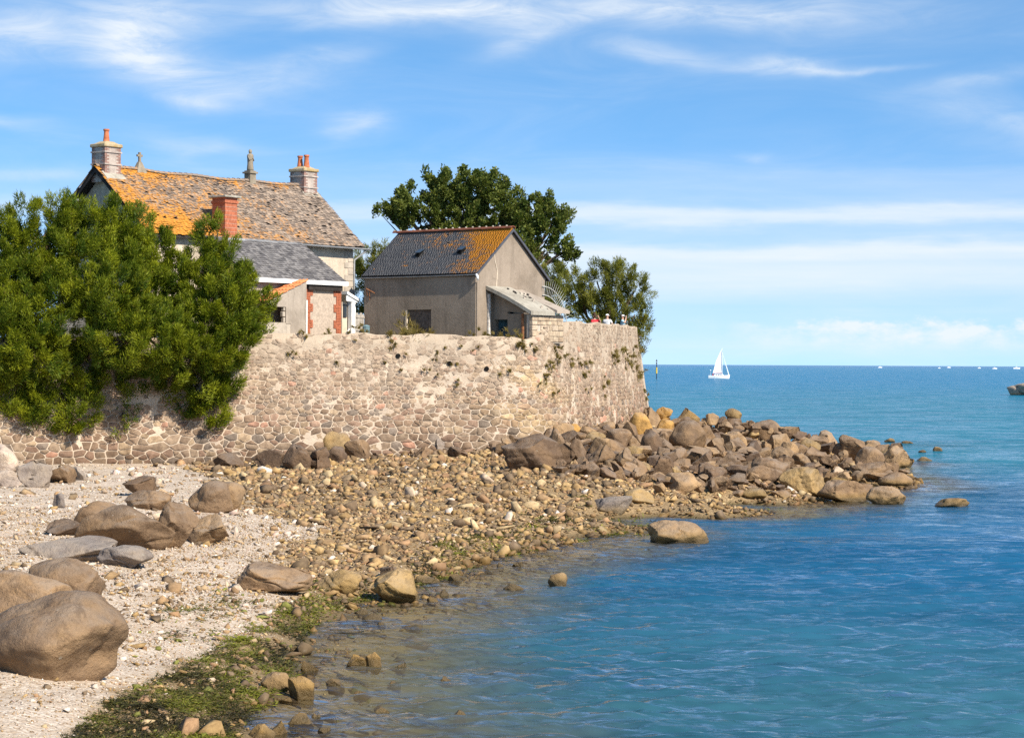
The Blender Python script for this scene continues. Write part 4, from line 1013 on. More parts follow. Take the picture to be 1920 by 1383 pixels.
# ------------------------------------------------------------------ spiked iron fan on the barn corner, dark-painted weep holes in the wall
M_IRON = plain('old_white_iron', (.50, .48, .43), .7, .25, wear=.4, scale=8)
fan_o = bf(4.95, -.05, 7.0); fan = empty('iron_spike_fan', fan_o, 'white iron quarter fan of radiating spikes guarding the barn corner', 'spike fan')
def fp(w, r): return fan_o + UX * (r * math.cos(w)) + ZX * (r * math.sin(w) * 1.0)
for r_ in (1.42, 1.82):
    m = MB(); m.tube([fp(w, r_) for w in np.linspace(-.15, 1.62, 22)], .022, 6); m.build('arc_rail', M_IRON, fan, smooth=True)
for w in np.linspace(.02, 1.6, 22):
    m = MB(); m.tube([fp(w, 1.40), fp(w, 2.05), fp(w, 2.28)], [.008, .007, .002], 5); m.build('spike', M_IRON, fan)
for px, py in ((745, 667), (842, 681), (911, 691)):
    s = s_at(px); c = wall_pt(np.array([s]), np.array([P(px, py, plan(np.array([s]))[0][1])[2]]), .0)[0]; n3 = np.array([*pnrm(np.array([s]))[0], 0])
    m = MB(); k = 10; vs = []; fs = []
    for d_, r_ in ((-.1, .105), (.062, .105), (.062, .098), (.045, .096)):
        for i in range(k):
            w = 2 * PI * i / k; vs.append(c + n3 * d_ + np.array([n3[1], -n3[0], 0]) * r_ * math.cos(w) + ZX * r_ * math.sin(w))
    for j in range(3):
        for i in range(k): fs.append((j * k + i, j * k + (i + 1) % k, (j + 1) * k + (i + 1) % k, (j + 1) * k + i))
    fs.append(tuple(range(3 * k, 4 * k))); m.add(vs, fs); m.build('dark_weep_hole', M_INSIDE_SHADE, wall, fix=False)  # near-black ring and disc paint the shade of an open weep hole
# ------------------------------------------------------------------ trees and shrubs
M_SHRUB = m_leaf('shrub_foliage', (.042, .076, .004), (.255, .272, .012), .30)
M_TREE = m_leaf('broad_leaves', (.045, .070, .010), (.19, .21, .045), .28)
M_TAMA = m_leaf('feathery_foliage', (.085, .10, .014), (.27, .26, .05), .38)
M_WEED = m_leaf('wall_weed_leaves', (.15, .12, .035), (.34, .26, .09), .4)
def unit(v): return v / np.maximum(np.linalg.norm(v, axis=-1, keepdims=True), 1e-9)
def foliage(blobs, rng, clumps, blades, size, L, w, up=.55, lean=(0, 0, 0), quad=False, spread=.75, fill=.35, dens=1.0):
    """tufts of leaf-sized faces spread through the outer part of a set of ellipsoids -> verts, faces, colours"""
    C_ = np.array([b[0] for b in blobs]); Rr = np.array([b[1] for b in blobs])
    cen = []; out = []; 
    for (c, r) in zip(C_, Rr):
        n = int(clumps * (r[0] * r[2] + r[0] * r[1] + r[1] * r[2]) / 3 * dens)
        d = unit(rng.normal(size=(n * 2, 3))); keep = (d[:, 1] < .55) | (rng.random(len(d)) < .3); d = d[keep][:n]
        f = np.where(rng.random(len(d)) < fill, rng.uniform(.35, .8, len(d)), rng.uniform(.78, 1.08, len(d)))
        p = c + d * r * f[:, None]
        q = np.sqrt((((p[:, None] - C_) / Rr) ** 2).sum(-1)); q[:, np.all(C_ == c, 1)] = 9
        ok = q.min(1) > .62
        cen.append(p[ok]); out.append(unit(d[ok] / r))
    cen = np.concatenate(cen); out = np.concatenate(out); n = len(cen)
    cen = cen + rng.normal(0, .12, cen.shape)
    axis = unit(out * .7 + np.array([0, 0, up]) + rng.normal(0, .28, (n, 3)) + np.array(lean))
    cs = size * rng.uniform(.6, 1.5, n); tone = np.clip(rng.normal(.40, .24, n), 0, 1)
    m = blades
    k = np.repeat(np.arange(n), m)
    off = unit(rng.normal(size=(len(k), 3))) * rng.random((len(k), 1)) ** .5 * cs[k, None] * (.55, .55, .55)
    along = rng.uniform(-.5, 1.0, (len(k), 1)) * cs[k, None] * .9
    base = cen[k] + off * (1.15 - .45 * np.clip(along / cs[k, None], 0, 1)) + axis[k] * along
    d = unit(axis[k] + unit(off) * .5 + rng.normal(0, spread, (len(k), 3)) * .6)
    ln = L * rng.uniform(.55, 1.35, (len(k), 1)); wd = w * rng.uniform(.6, 1.4, (len(k), 1))
    side = unit(np.cross(d, rng.normal(size=(len(k), 3))))
    if quad:
        V = np.stack([base, base + d * ln * .5 + side * wd, base + d * ln, base + d * ln * .5 - side * wd], 1).reshape(-1, 3); q = 4
    else:
        V = np.stack([base - side * wd, base + side * wd, base + d * ln], 1).reshape(-1, 3); q = 3
    T = np.arange(len(V)).reshape(-1, q)
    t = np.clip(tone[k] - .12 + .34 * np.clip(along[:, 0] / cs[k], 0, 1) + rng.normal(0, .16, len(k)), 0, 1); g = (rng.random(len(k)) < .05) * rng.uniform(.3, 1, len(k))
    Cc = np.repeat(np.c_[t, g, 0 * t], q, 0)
    return V, T, Cc
def blob(px, py, rx, ry, d, ratio=.85):
    if px < 520 and py < 560: py += 13
    if py > 685 and px < 470:                     # what hangs down the wall clings to it
        s = s_at(px); k = P(px, py, plan(np.array([s]))[0][1])[2]; q = wall_pt(np.array([s]), np.array([k]), .30)[0]; d = q[1]; ratio = .6
    k = d / F_PX; return (P(px, py, d), np.array([rx * k, min(rx, ry) * k * ratio, ry * k]))
def plant(name, label, cat, blobs, base, mat, clumps, blades, size, L, w, seed, group=None, trunk_r=.16, limbs=None, **kw):
    rng = np.random.default_rng(seed)
    t = empty(name, base, label, cat, group)
    V, T, Cc = foliage(blobs, rng, clumps, blades, size, L, w, **kw)
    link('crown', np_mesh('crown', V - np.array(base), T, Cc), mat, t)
    m = MB(); b = np.array(base, float)
    hub = b + (np.mean([c for c, r in blobs], 0) - b) * .35 + rng.normal(0, .1, 3)
    m.tube([b - ZX * .4, b + (hub - b) * .5 + rng.normal(0, .06, 3), hub], [trunk_r * 1.25, trunk_r, trunk_r * .85], 8)
    for c, r in blobs:
        mid = hub + (c - hub) * .5 + rng.normal(0, .18, 3); 
        m.tube([hub, mid, c, c + (c - mid) * .08 + rng.normal(0, .08, 3)], [trunk_r * .55, trunk_r * .38, trunk_r * .22, trunk_r * .06], 6)
        for _ in range(3):
            e = c + unit(rng.normal(size=3) + ZX * .4) * r * .5; m.tube([mid, (mid + e) / 2 + rng.normal(0, .12, 3), e], [trunk_r * .25, trunk_r * .15, trunk_r * .05], 5)
    m.build('trunk', M_BARK, t, smooth=True)
    return t
SH = dict(mat=M_SHRUB, clumps=27, blades=380, size=.43, L=.165, w=.018, fill=.42, up=.75, lean=(.16, -.1, 0))
def spot(px, d, z=None): return P(px, 640, d)[:2].tolist() + [TZ if z is None else z]
plant('shrub_tree', 'leftmost tall feathery green shrub tree rising over the wall, cut by the photo edge', 'shrub', [blob(46, 432, 62, 62, 89.5), blob(0, 480, 70, 70, 89.3), blob(95, 455, 50, 60, 89.5), blob(50, 540, 80, 80, 88.6), blob(-30, 580, 70, 90, 88.4), blob(5, 640, 60, 90, 87.2), blob(100, 585, 62, 66, 88.4), blob(112, 400, 34, 36, 89.8), blob(10, 545, 62, 70, 89.4), blob(50, 610, 60, 60, 88.6), blob(40, 500, 55, 70, 90.6), blob(15, 450, 40, 50, 90.4)], spot(30, 90.6), seed=1, group='shrubs hanging over the sea wall', **SH)
plant('shrub_tree', 'yellow green shrub tree with its crown against the shaded house gable', 'shrub', [blob(165, 425, 58, 58, 90.2), blob(150, 500, 70, 72, 89.2), blob(205, 560, 72, 72, 88.2), blob(225, 420, 42, 52, 90.6), blob(232, 490, 48, 50, 89.6)], spot(170, 91.2), seed=2, group='shrubs hanging over the sea wall', **SH)
plant('shrub_tree', 'dark shrub tree in front of the orange end of the house roof', 'shrub', [blob(255, 445, 42, 55, 91.3), blob(292, 480, 42, 60, 91.2), blob(285, 550, 60, 65, 90.4), blob(330, 520, 50, 55, 90.8)], spot(285, 92.2), seed=3, group='shrubs hanging over the sea wall', **SH)
plant('shrub_tree', 'plumed shrub tree reaching up in front of the red brick stack', 'shrub', [blob(375, 462, 38, 46, 91.4), blob(408, 425, 15, 30, 91.4), blob(434, 488, 32, 40, 91.3), blob(400, 520, 62, 55, 90.8), blob(462, 520, 32, 46, 91.2), blob(470, 575, 36, 44, 91.2), blob(410, 585, 68, 60, 90.0)], spot(420, 92.6), seed=4, group='shrubs hanging over the sea wall', **SH)
plant('shrub_tree', 'shrub spilling down the far left of the wall nearly to the rocks', 'shrub', [blob(60, 650, 62, 70, 87.3), blob(20, 720, 52, 55, 86.8), blob(70, 745, 38, 42, 86.9), blob(130, 700, 62, 60, 86.9), blob(140, 775, 45, 46, 86.6), blob(62, 775, 26, 26, 86.6)], spot(80, 89.4), seed=5, group='shrubs hanging over the sea wall', **SH)
plant('shrub_tree', 'bright green central shrub bulging out over the middle of the left wall', 'shrub', [blob(235, 640, 72, 72, 87.8), blob(300, 650, 62, 70, 88.0), blob(245, 710, 56, 48, 87.3), blob(305, 715, 34, 38, 88.0)], spot(255, 91.0), seed=6, group='shrubs hanging over the sea wall', **SH)
plant('shrub_tree', 'shrub hanging lowest beside the bare lit stretch of wall, pointing down', 'shrub', [blob(385, 660, 62, 66, 89.3), blob(440, 640, 44, 56, 89.8), blob(388, 730, 50, 46, 88.7), blob(395, 772, 34, 34, 88.5), blob(432, 705, 30, 40, 89.3), blob(355, 755, 18, 30, 88.8)], spot(405, 91.8), seed=7, group='shrubs hanging over the sea wall', **SH)
plant('shrub', 'small tuft of shrub hanging alone on the stone wall under the larger shrubs', 'shrub', [blob(232, 792, 22, 26, 88.6), blob(240, 770, 16, 16, 88.7)], P(232, 770, 89.2).tolist(), seed=8, group='shrubs hanging over the sea wall', trunk_r=.05, **{**SH, 'blades': 60})
plant('shrub', 'low leafy green plant on the wall top beside the dark open outhouse', 'shrub', [blob(492, 612, 20, 20, 92.2), blob(470, 618, 18, 16, 92.0), blob(505, 622, 12, 10, 92.2)], spot(490, 92.9), seed=9, trunk_r=.04, **{**SH, 'blades': 60, 'size': .3})
TR = dict(mat=M_TREE, clumps=34, blades=200, size=.38, L=.16, w=.048, up=.9, quad=True, spread=1.0, fill=.3)
d_ = 113
plant('round_headed_tree', 'large dark green broadleaved tree standing behind the cement barn', 'tree', [blob(852, 352, 58, 36, d_), blob(905, 352, 40, 32, d_), blob(790, 384, 52, 32, d_), blob(830, 405, 90, 38, d_), blob(925, 392, 56, 40, d_), blob(726, 402, 20, 13, d_), blob(755, 395, 26, 22, d_),
      blob(985, 402, 36, 30, d_), blob(1024, 400, 26, 22, d_), blob(1035, 425, 26, 30, d_), blob(985, 440, 40, 36, d_), blob(1018, 474, 34, 16, d_), blob(1054, 474, 26, 17, d_), blob(880, 430, 80, 40, d_ + .5)], [P(905, 600, d_)[0], P(905, 600, d_)[1], TZ - 1], seed=20, trunk_r=.34, **TR)
TM = dict(mat=M_TAMA, clumps=36, blades=190, size=.38, L=.18, w=.018, up=.8, lean=(-.15, 0, 0))
d_ = 116
plant('tamarisk_tree', 'loose feathery tamarisk overhanging the far end of the wall behind the three people', 'tree', [blob(1075, 530, 38, 26, d_), blob(1120, 530, 42, 26, d_), blob(1142, 512, 20, 20, d_), blob(1165, 525, 32, 30, d_), blob(1190, 545, 20, 30, d_), blob(1150, 570, 50, 34, d_), blob(1190, 590, 24, 34, d_), blob(1110, 585, 36, 28, d_), blob(1070, 570, 30, 28, d_ + .5), blob(1203, 628, 14, 26, d_), blob(1196, 655, 9, 14, d_), blob(1160, 605, 40, 20, d_)], [P(1150, 640, d_)[0], P(1150, 640, d_)[1], 5.2], seed=21, trunk_r=.18, **TM)
plant('tamarisk_tree', 'yellowish tamarisk peeping between the barn gable and the spiked iron fan', 'tree', [blob(1030, 525, 26, 32, 112), blob(1045, 560, 28, 32, 112), blob(1010, 550, 30, 40, 112)], [P(1030, 640, 112)[0], 112, TZ - 1], seed=22, trunk_r=.12, **TM)
plant('shrub', 'green shrub filling the gap between the house and the barn', 'shrub', [blob(690, 490, 28, 28, 118), blob(680, 530, 34, 34, 118), blob(705, 555, 30, 34, 118), blob(712, 472, 14, 14, 118), blob(672, 560, 30, 36, 118)], [P(690, 640, 118)[0], 118, TZ - .2], seed=23, trunk_r=.1, **TM)

# ------------------------------------------------------------------ weeds and grass on the wall
WEEDS = [(755, 632, .30, 1), (772, 630, .34, 1), (800, 628, .28, 1), (735, 668 - 30, .18, 1), (680, 628, .15, 1), (648, 632, .14, 1), (612, 628, .16, 1), (568, 628, .18, 1), (940, 634, .22, 1), (962, 630, .24, 1), (978, 634, .2, 1), (905, 630, .16, 1), (876, 634, .14, 1)]
WALLW = [(736, 640, .16), (668, 640, .1), (838, 655, .12), (874, 657, .14), (895, 657, .11), (872, 645, .1), (850, 680, .14), (810, 660, .1), (812, 675, .12), (933, 697, .13), (938, 681, .1), (950, 691, .15), (862, 714, .13), (970, 643, .18), (978, 650, .2), (998, 650, .18), (968, 668, .1), (1041, 655, .30), (1043, 668, .22), (1024, 688, .22), (1030, 685, .2), (1020, 705, .18), (1056, 664, .12), (1069, 680, .2), (1082, 684, .14), (1094, 683, .2), (1091, 705, .26),
         (1009, 717, .13), (1033, 739, .14), (1041, 722, .12), (1127, 720, .2), (1133, 711, .18), (1145, 665, .26), (1152, 660, .3), (1165, 655, .32), (1172, 668, .34), (1178, 685, .36), (1186, 695, .34), (1183, 652, .26), (1192, 660, .26), (1196, 735, .2), (1190, 700, .3), (1168, 678, .22), (1150, 672, .2), (1095, 730, .12), (882, 735, .1), (550, 660, .1), (545, 661, .12), (637, 682, .13), (718, 678, .1), (752, 700, .12), (790, 690, .1), (805, 700, .12), (818, 704, .1), (700, 692, .09), (826, 654, .12), (757, 668, .1), (790, 645, .1)]
def weed(px, py, r, top, seed):
    rng = np.random.default_rng(seed); s = s_at(px)
    for _ in range(4):
        dd = float(np.hypot(*plan(np.array([s]))[0])); z = P(px, py, dd)[2]; z = min(z, float(ztop(s)) - .03)
        p = wall_pt(np.array([s]), np.array([z]), .02)[0]; s += (px - proj(p)[0]) / F_PX * dd
    n = np.array([*pnrm(np.array([s]))[0], .35]); 
    if top: p = p - n * .2 + ZX * .08; n = np.array([n[0] * .3, n[1] * .3, 1.0])
    V, T, Cc = foliage([(np.zeros(3), np.array([r, r * .55, r]))], rng, 60 / max(r * r, .01) / 6, 26, r * .55, .16 + .2 * r, .018, up=.7 if top else .1, fill=.6)
    if not top: V[:, 2] -= np.abs(V[:, 2]) * .2
    V += unit(n[None])[0] * r * .35
    Cc[:, 1] = np.maximum(Cc[:, 1], (rng.random() < .65) * rng.uniform(.3, .9))
    o = link('wall_weed', np_mesh('wall_weed', V, T, Cc), M_WEED, None, p)
    g = 'dry grass tufts along the wall top' if top else 'weeds rooted in the wall face'
    at = ('under the annex' if px < 665 else 'under the hatch' if px < 815 else 'under the barn corner' if px < 893 else 'under the lean-to' if px < 1000 else 'under the pier' if px < 1062 else 'under the parapet' if px < 1120 else 'at the far end')
    hi_ = 'high on' if py < 662 else ('halfway up' if py < 700 else 'low on'); dry = Cc[0, 1] > .25
    tag(o, f"{'dry' if dry else 'green'} grass tuft on the wall top {at}" if top else f"{'larger' if r > .085 else 'small'} {'dry' if dry else 'green'} weed {hi_} the wall {at}", 'weed', g)
    if (px, py) == (1041, 655): o['label'] = 'bright green leafy weed hanging below the lean-to pier on the wall'
    if (px, py) == (1043, 668): o['label'] = 'lower half of the bright green weed below the pier'
for i, (px, py, r, _) in enumerate(WEEDS): weed(px, py, r * .65, True, 300 + i)
for i, (px, py, r) in enumerate(WALLW): weed(px, py, r * .5, False, 400 + i)
o = None
V, T, Cc = foliage([(np.array(bf(-.25, 3.9, TZ + .35)), np.array([.12, .12, .45])), (np.array(bf(-.2, 3.4, TZ + .2)), np.array([.3, .1, .2]))], np.random.default_rng(77), 400, 20, .12, .22, .015, up=1.2)
b0 = bf(-.25, 3.9, TZ); o = link('tall_weed', np_mesh('tall_weed', V - b0, T, Cc), M_WEED, None, b0); tag(o, 'tall thin green weed growing against the barn hatch', 'weed')
# ------------------------------------------------------------------ rocks
def rock_verts(seed, sub, planes, lo, hi, amp, soft=1, cracks=2, layers=0):
    """a boulder: ball cut by random planes, edges worn, skin roughened; returned inside the unit box"""
    rng = np.random.default_rng(seed)
    bm = bmesh.new(); bmesh.ops.create_icosphere(bm, subdivisions=sub, radius=1.0)
    co = np.array([v.co for v in bm.verts]); 
    co *= 1 + .10 * np.array([mnoise.noise(Vector(c * 1.1) + Vector((seed * 3.1, 0, 0))) for c in co])[:, None] * 2
    for _ in range(planes):
        n = unit(rng.normal(size=3)); h = rng.uniform(lo, hi); d = co @ n; m = d > h
        co[m] -= (d[m] - h)[:, None] * n
    rough = amp > .03
    wob = np.array([mnoise.noise(Vector(c * 2.1) + Vector((seed, 3, 9))) for c in co])
    if layers:                                     # bedding: the stone breaks into steps along one direction
        n = unit(rng.normal(size=3) * (1, .6, 1)); d = co @ n + wob * .10; edges = np.sort(rng.uniform(-.85, .85, layers)); li = np.searchsorted(edges, d)
        sc = rng.uniform(-.085, .075, layers + 1); co += unit(co) * sc[li][:, None]
    for _ in range(cracks):                        # fissures sunk into the stone
        n = unit(rng.normal(size=3) + np.array([.7, 0, 0])); h = rng.uniform(-.5, .5); d = np.abs(co @ n - h + wob * .14)
        wd = rng.uniform(.03, .05); co -= unit(co) * (np.clip(1 - d / wd, 0, 1) * rng.uniform(.08, .2))[:, None]
    co += unit(co) * np.array([mnoise.noise(Vector(c * 1.3) + Vector((0, seed * 2.3, 0))) for c in co])[:, None] * (.13 if soft > 1 else .06)
    for v, c in zip(bm.verts, co): v.co = c
    for _ in range(soft): bmesh.ops.smooth_vert(bm, verts=bm.verts, factor=.5, use_axis_x=True, use_axis_y=True, use_axis_z=True)
    bm.normal_update(); co = np.array([v.co for v in bm.verts]); nr = np.array([v.normal for v in bm.verts])
    o = Vector((seed * 7.3, seed * 1.7, 0))
    ds = np.array([mnoise.fractal(Vector(c * 2.2) + o, 1.0, 2.1, 4) for c in co])
    co += nr * (ds * amp)[:, None]
    lo_, hi_ = co.min(0), co.max(0); co = (co - (lo_ + hi_) / 2) / (hi_ - lo_)
    T = np.array([[v.index for v in f.verts] for f in bm.faces]); bm.free()
    return co, T
ROCKC = {'b': (.222, .147, .085), 'd': (.150, .098, .060), 't': (.30, .202, .112), 'o': (.42, .245, .075), 'g': (.27, .225, .185), 'p': (.46, .38, .31), 'w': (.60, .52, .44), 'y': (.30, .205, .092)}
USED = []; HAND = []
def boulder(x0, y0, x1, y1, kind, label, col='b', seed=None, d=None, deep=.85, sub=5, group='boulders on the shore', name='boulder', tilt=None, sink=.12):
    sub = min(sub, 4 if x1 - x0 < 75 else 5)
    seed = seed or int(x0 * 7 + y0 * 3 + x1) % 9973
    xc = (x0 + x1) / 2
    if d is None: g, d = gnd(xc, y1)
    else: g = P(xc, y1, d)
    w = (x1 - x0) / F_PX * d; dep = w * deep; dc = d + dep * .42
    zt = P(xc, y0, dc)[2]; zb = g[2] - sink * (zt - g[2]) - .05
    c = P(xc, y1, dc); c[2] = (zt + zb) / 2
    kinds = {'r': (sub, 7, .68, .97, .05, 2, 1, 1), 'a': (sub, 13, .40, .76, .03, 0, 2, 3), 's': (sub, 13, .34, .74, .03, 0, 2, 4), 'f': (sub, 9, .56, .9, .045, 1, 2, 2), 'o': (sub, 8, .66, .96, .05, 2, 1, 0)}
    co, T = rock_verts(seed, *kinds[kind])
    a = (tilt if tilt is not None else 0)
    if a:
        ca, sa = math.cos(a), math.sin(a); co = co @ np.array([[ca, 0, -sa], [0, 1, 0], [sa, 0, ca]]); lo_, hi_ = co.min(0), co.max(0); co = (co - (lo_ + hi_) / 2) / (hi_ - lo_)
    v = co * (w, dep, zt - zb)
    o = link(name, np_mesh(name, v, T, smooth=True), M_BOULDER, None, c)
    rr_ = random.Random(seed).uniform(.88, 1.12); o.color = (*[x * rr_ for x in ROCKC[col]], 1)
    tag(o, label, 'boulder' if name == 'boulder' else 'rock', group); USED.append((xc, y1, (x1 - x0) / 2)); HAND.append((label, xc, (y0 + y1) / 2, (x1 - x0) / 2, (y1 - y0) / 2)); return o
B = boulder
B(-40, 1108, 243, 1284, 'o', 'largest smooth brown boulder on the pale shingle, in front of its two neighbours', 'b', deep=.9, seed=12)
B(-60, 1066, 140, 1165, 'o', 'rounded brown boulder wedged behind the largest one, cut by the photo edge', 'b', seed=15)
B(42, 1046, 195, 1135, 'o', 'rounded reddish brown boulder at the back of the foreground trio', 'b', seed=27)
B(140, 944, 332, 1034, 'f', 'long cracked brown boulder in the middle of the pale beach with a dark overhang', 'b', seed=31, deep=.6)
B(140, 938, 240, 992, 'r', 'brown hump on the back of the long cracked boulder', 'b', seed=33)
B(288, 938, 372, 1030, 'a', 'upright blocky brown rock closing the right end of the long cracked boulder', 'b', seed=35)
B(338, 962, 428, 1022, 'a', 'low wedge of tan rock leaning right of the long cracked boulder', 't', seed=36)
B(352, 900, 440, 962, 'r', 'dark sided rounded boulder above the long cracked boulder', 'b', seed=38)
B(392, 902, 460, 960, 'r', 'smooth tan boulder joined to the dark sided rounded one', 't', seed=39)
B(230, 892, 291, 932, 'a', 'small dark boulder standing alone on the pale shingle below the wall', 'd', seed=41)
B(232, 918, 322, 956, 'f', 'low brown boulder just in front of the small dark one', 'b', seed=42)
B(84, 972, 165, 1006, 's', 'flat dark slab left of the long cracked boulder', 'd', seed=43)
B(40, 1004, 220, 1052, 'f', 'wide flat grey brown slab with pale streaks lying in the shingle', 'g', seed=44, deep=.7)
B(182, 1020, 288, 1066, 'f', 'grey slab lying right of the wide flat slab', 'g', seed=45, deep=.7)
B(-30, 832, 36, 886, 'r', 'pale rounded boulder at the foot of the wall on the far left', 'p', seed=46)
B(-20, 880, 42, 912, 'a', 'pale grey angular boulder below the far left rounded one', 'p', seed=47)
B(28, 862, 102, 914, 'a', 'pinkish grey block with a flat sloping face near the wall foot', 'g', seed=48)
B(74, 870, 142, 906, 'a', 'brown block with a shaded left side by the wall foot', 'b', seed=49)
B(124, 874, 165, 900, 'a', 'small grey boulder at the wall foot right of the brown block', 'g', seed=50)
B(98, 924, 124, 952, 'a', 'small pointed grey rock standing alone in pale shingle', 'g', seed=51)
B(440, 1054, 587, 1114, 'f', 'low double humped brown boulder near the waterline', 'b', seed=52, deep=.7)
B(592, 1066, 680, 1112, 'f', 'low greenish brown boulder between two others at the waterline', 'y', seed=53)
B(690, 1066, 786, 1133, 'a', 'big split brown boulder standing at the edge of the water', 'y', seed=54)
B(710, 1060, 750, 1092, 'a', 'dark rock lodged on top of the split boulder', 'd', seed=55)
B(838, 1074, 866, 1093, 'a', 'small dark rock in the shallows near the split boulder', 'd', seed=56)
B(943, 1093, 985, 1109, 'f', 'flat pale rock breaking the calm water', 't', seed=57, d=5.2 * 4000 / (1107 - 682))
B(1027, 1072, 1064, 1100, 'r', 'small rounded rock standing alone in the calm water', 't', seed=58, d=5.2 * 4000 / (1099 - 682))
# along the wall foot
B(600, 806, 660, 862, 'r', 'sunlit round topped boulder with a black shaded side against the wall', 'y', seed=61)
B(612, 836, 652, 868, 'r', 'dark boulder tucked under the round topped one at the wall foot', 'd', seed=62)
B(645, 822, 694, 864, 'a', 'tilted brown boulder leaning on the round topped one', 'b', seed=63)
B(528, 832, 585, 882, 'a', 'dark grey boulder at the wall foot left of the round topped one', 'd', seed=64)
B(570, 838, 620, 880, 's', 'low dark slab between grey boulder and the round topped one', 'd', seed=65)
B(470, 842, 535, 878, 's', 'low dark rock shelf at the foot of the wall', 'd', seed=66)
B(400, 848, 470, 876, 's', 'flat brown rock shelf below the hanging shrubs', 'd', seed=67)
B(812, 820, 842, 852, 'a', 'upright pointed rock leaning on the wall foot', 'g', seed=68)
B(838, 836, 880, 858, 'a', 'dark brown rock right of the upright pointed one', 'd', seed=69)
B(776, 836, 815, 860, 'a', 'brown rock left of the upright pointed one', 'b', seed=70)
B(938, 812, 1062, 886, 'f', 'great dark sloping boulder below the ochre stained wall', 'd', seed=71, deep=.7, tilt=.25)
B(1020, 800, 1078, 872, 'a', 'grey brown boulder on the upper shoulder of the great sloping one', 'b', seed=72)
B(1042, 792, 1072, 816, 'a', 'small orange topped boulder against the wall above the great sloping one', 'o', seed=73)
B(1066, 794, 1090, 824, 'r', 'ochre boulder touching the wall beside the orange topped one', 'o', seed=74)
B(1064, 818, 1100, 872, 'a', 'brown pillar like rock right of the great sloping boulder', 'b', seed=75)
B(1096, 808, 1137, 838, 'r', 'egg shaped ochre boulder below the wall', 'y', seed=76)
B(1136, 802, 1186, 844, 'r', 'large pinkish round boulder resting below the mortared stones', 'b', seed=77)
B(1124, 790, 1160, 818, 'r', 'tan boulder wedged between the egg shaped one and the wall', 't', seed=78)
B(1102, 832, 1156, 878, 'a', 'broad ribbed brown boulder under the egg shaped one', 'b', seed=79)
B(1152, 838, 1192, 880, 'a', 'small jumble block between ribbed boulder and dark hollow', 't', seed=80)
B(1178, 772, 1224, 830, 'r', 'white streaked orange boulder built into the end of the wall', 'o', seed=81)
B(1200, 806, 1242, 856, 'r', 'big rounded boulder with a black hollow at the end of the wall', 'd', seed=82)
B(1206, 760, 1240, 800, 'a', 'tan upright boulder at the outer corner of the wall', 't', seed=83)
B(1232, 784, 1264, 812, 'r', 'bright orange boulder beyond the wall corner', 'o', seed=84)
B(1228, 762, 1262, 790, 'a', 'ochre boulder on the skyline against the sea near the wall', 'o', seed=85, d=107)
B(1258, 764, 1312, 796, 's', 'tan slab jutting up against the sea', 'y', seed=86, d=106)
B(1254, 786, 1326, 846, 'r', 'huge brown dome shaped boulder in the middle of the point', 'b', seed=87)
B(1300, 796, 1345, 836, 'a', 'brown boulder right of the dome shaped one', 'b', seed=88)
B(1340, 780, 1366, 806, 'a', 'dark boulder at the left of the little stone stack', 'd', seed=89, d=104)
B(1356, 782, 1392, 808, 'r', 'dark middle boulder of the little stone stack', 'd', seed=90, d=104)
B(1359, 765, 1391, 787, 'r', 'top stone of the little stack on the skyline', 'y', seed=91, d=104.2, sink=.0)
B(1340, 796, 1412, 826, 'a', 'dark base boulder under the little stone stack', 'd', seed=92, d=103)
B(1396, 788, 1420, 810, 'a', 'small boulder between the stack and the tall leaning boulder', 'b', seed=93, d=103)
B(1412, 786, 1466, 832, 'r', 'tall leaning brown boulder on the skyline of the point', 'b', seed=94, tilt=-.4)
B(1350, 808, 1402, 848, 'a', 'sharp edged pale faced block below the stack', 't', seed=95)
B(1400, 822, 1437, 850, 'a', 'squat brown block right of the pale faced one', 'b', seed=96)
B(1325, 820, 1358, 846, 's', 'tan slab left of the pale faced block', 't', seed=97)
B(1354, 826, 1380, 854, 'a', 'small tan triangular block below the pale faced one', 't', seed=98)
B(1218, 852, 1268, 898, 's', 'layered dark boulder with a black cavity', 'd', seed=99)
B(1262, 834, 1336, 856, 's', 'long flat slab lying under the dome shaped boulder', 't', seed=100, deep=.5)
B(1286, 848, 1322, 876, 'a', 'pale wedge block under the long flat slab', 't', seed=101)
B(1336, 850, 1394, 890, 'a', 'ribbed tan boulder in the middle of the point', 'b', seed=102)
B(1242, 884, 1316, 926, 'f', 'smooth tan boulder below the layered dark one', 't', seed=103)
B(1316, 874, 1364, 912, 'a', 'dark pitted boulder right of the smooth tan one', 'd', seed=104)
B(1376, 856, 1484, 904, 'f', 'long low boulder sloping to the lower edge of the point', 'b', seed=105)
B(1168, 914, 1227, 946, 'f', 'half buried greenish boulder in the rubble', 'y', seed=106)
B(1110, 928, 1186, 964, 'a', 'grey angular boulder half buried in the rubble', 'g', seed=107)
B(1224, 904, 1250, 928, 'a', 'small tilted tan rock in the rubble below the smooth boulder', 't', seed=108)
B(1390, 914, 1436, 940, 'a', 'pyramid shaped tan rock near the water', 'y', seed=109)
B(1458, 828, 1500, 872, 'a', 'steep tan boulder right of the tall leaning one', 't', seed=110)
B(1458, 874, 1550, 926, 'f', 'broad greenish brown boulder facing the water', 'y', seed=111)
B(1500, 836, 1554, 872, 'a', 'brown boulder behind the broad greenish one', 'b', seed=112)
B(1508, 815, 1552, 846, 'a', 'boulder with a dark top on the skyline of the outer point', 'b', seed=113)
B(1560, 814, 1622, 868, 'a', 'largest angular reddish boulder of the outer point', 'b', seed=114)
B(1602, 836, 1658, 882, 'r', 'rounded brown boulder right of the largest angular one', 'b', seed=115)
B(1648, 834, 1708, 880, 'a', 'pointed tan boulder at the tip of the point', 't', seed=116)
B(1592, 864, 1680, 906, 'a', 'split brown boulder at the foot of the outer point', 'b', seed=117)
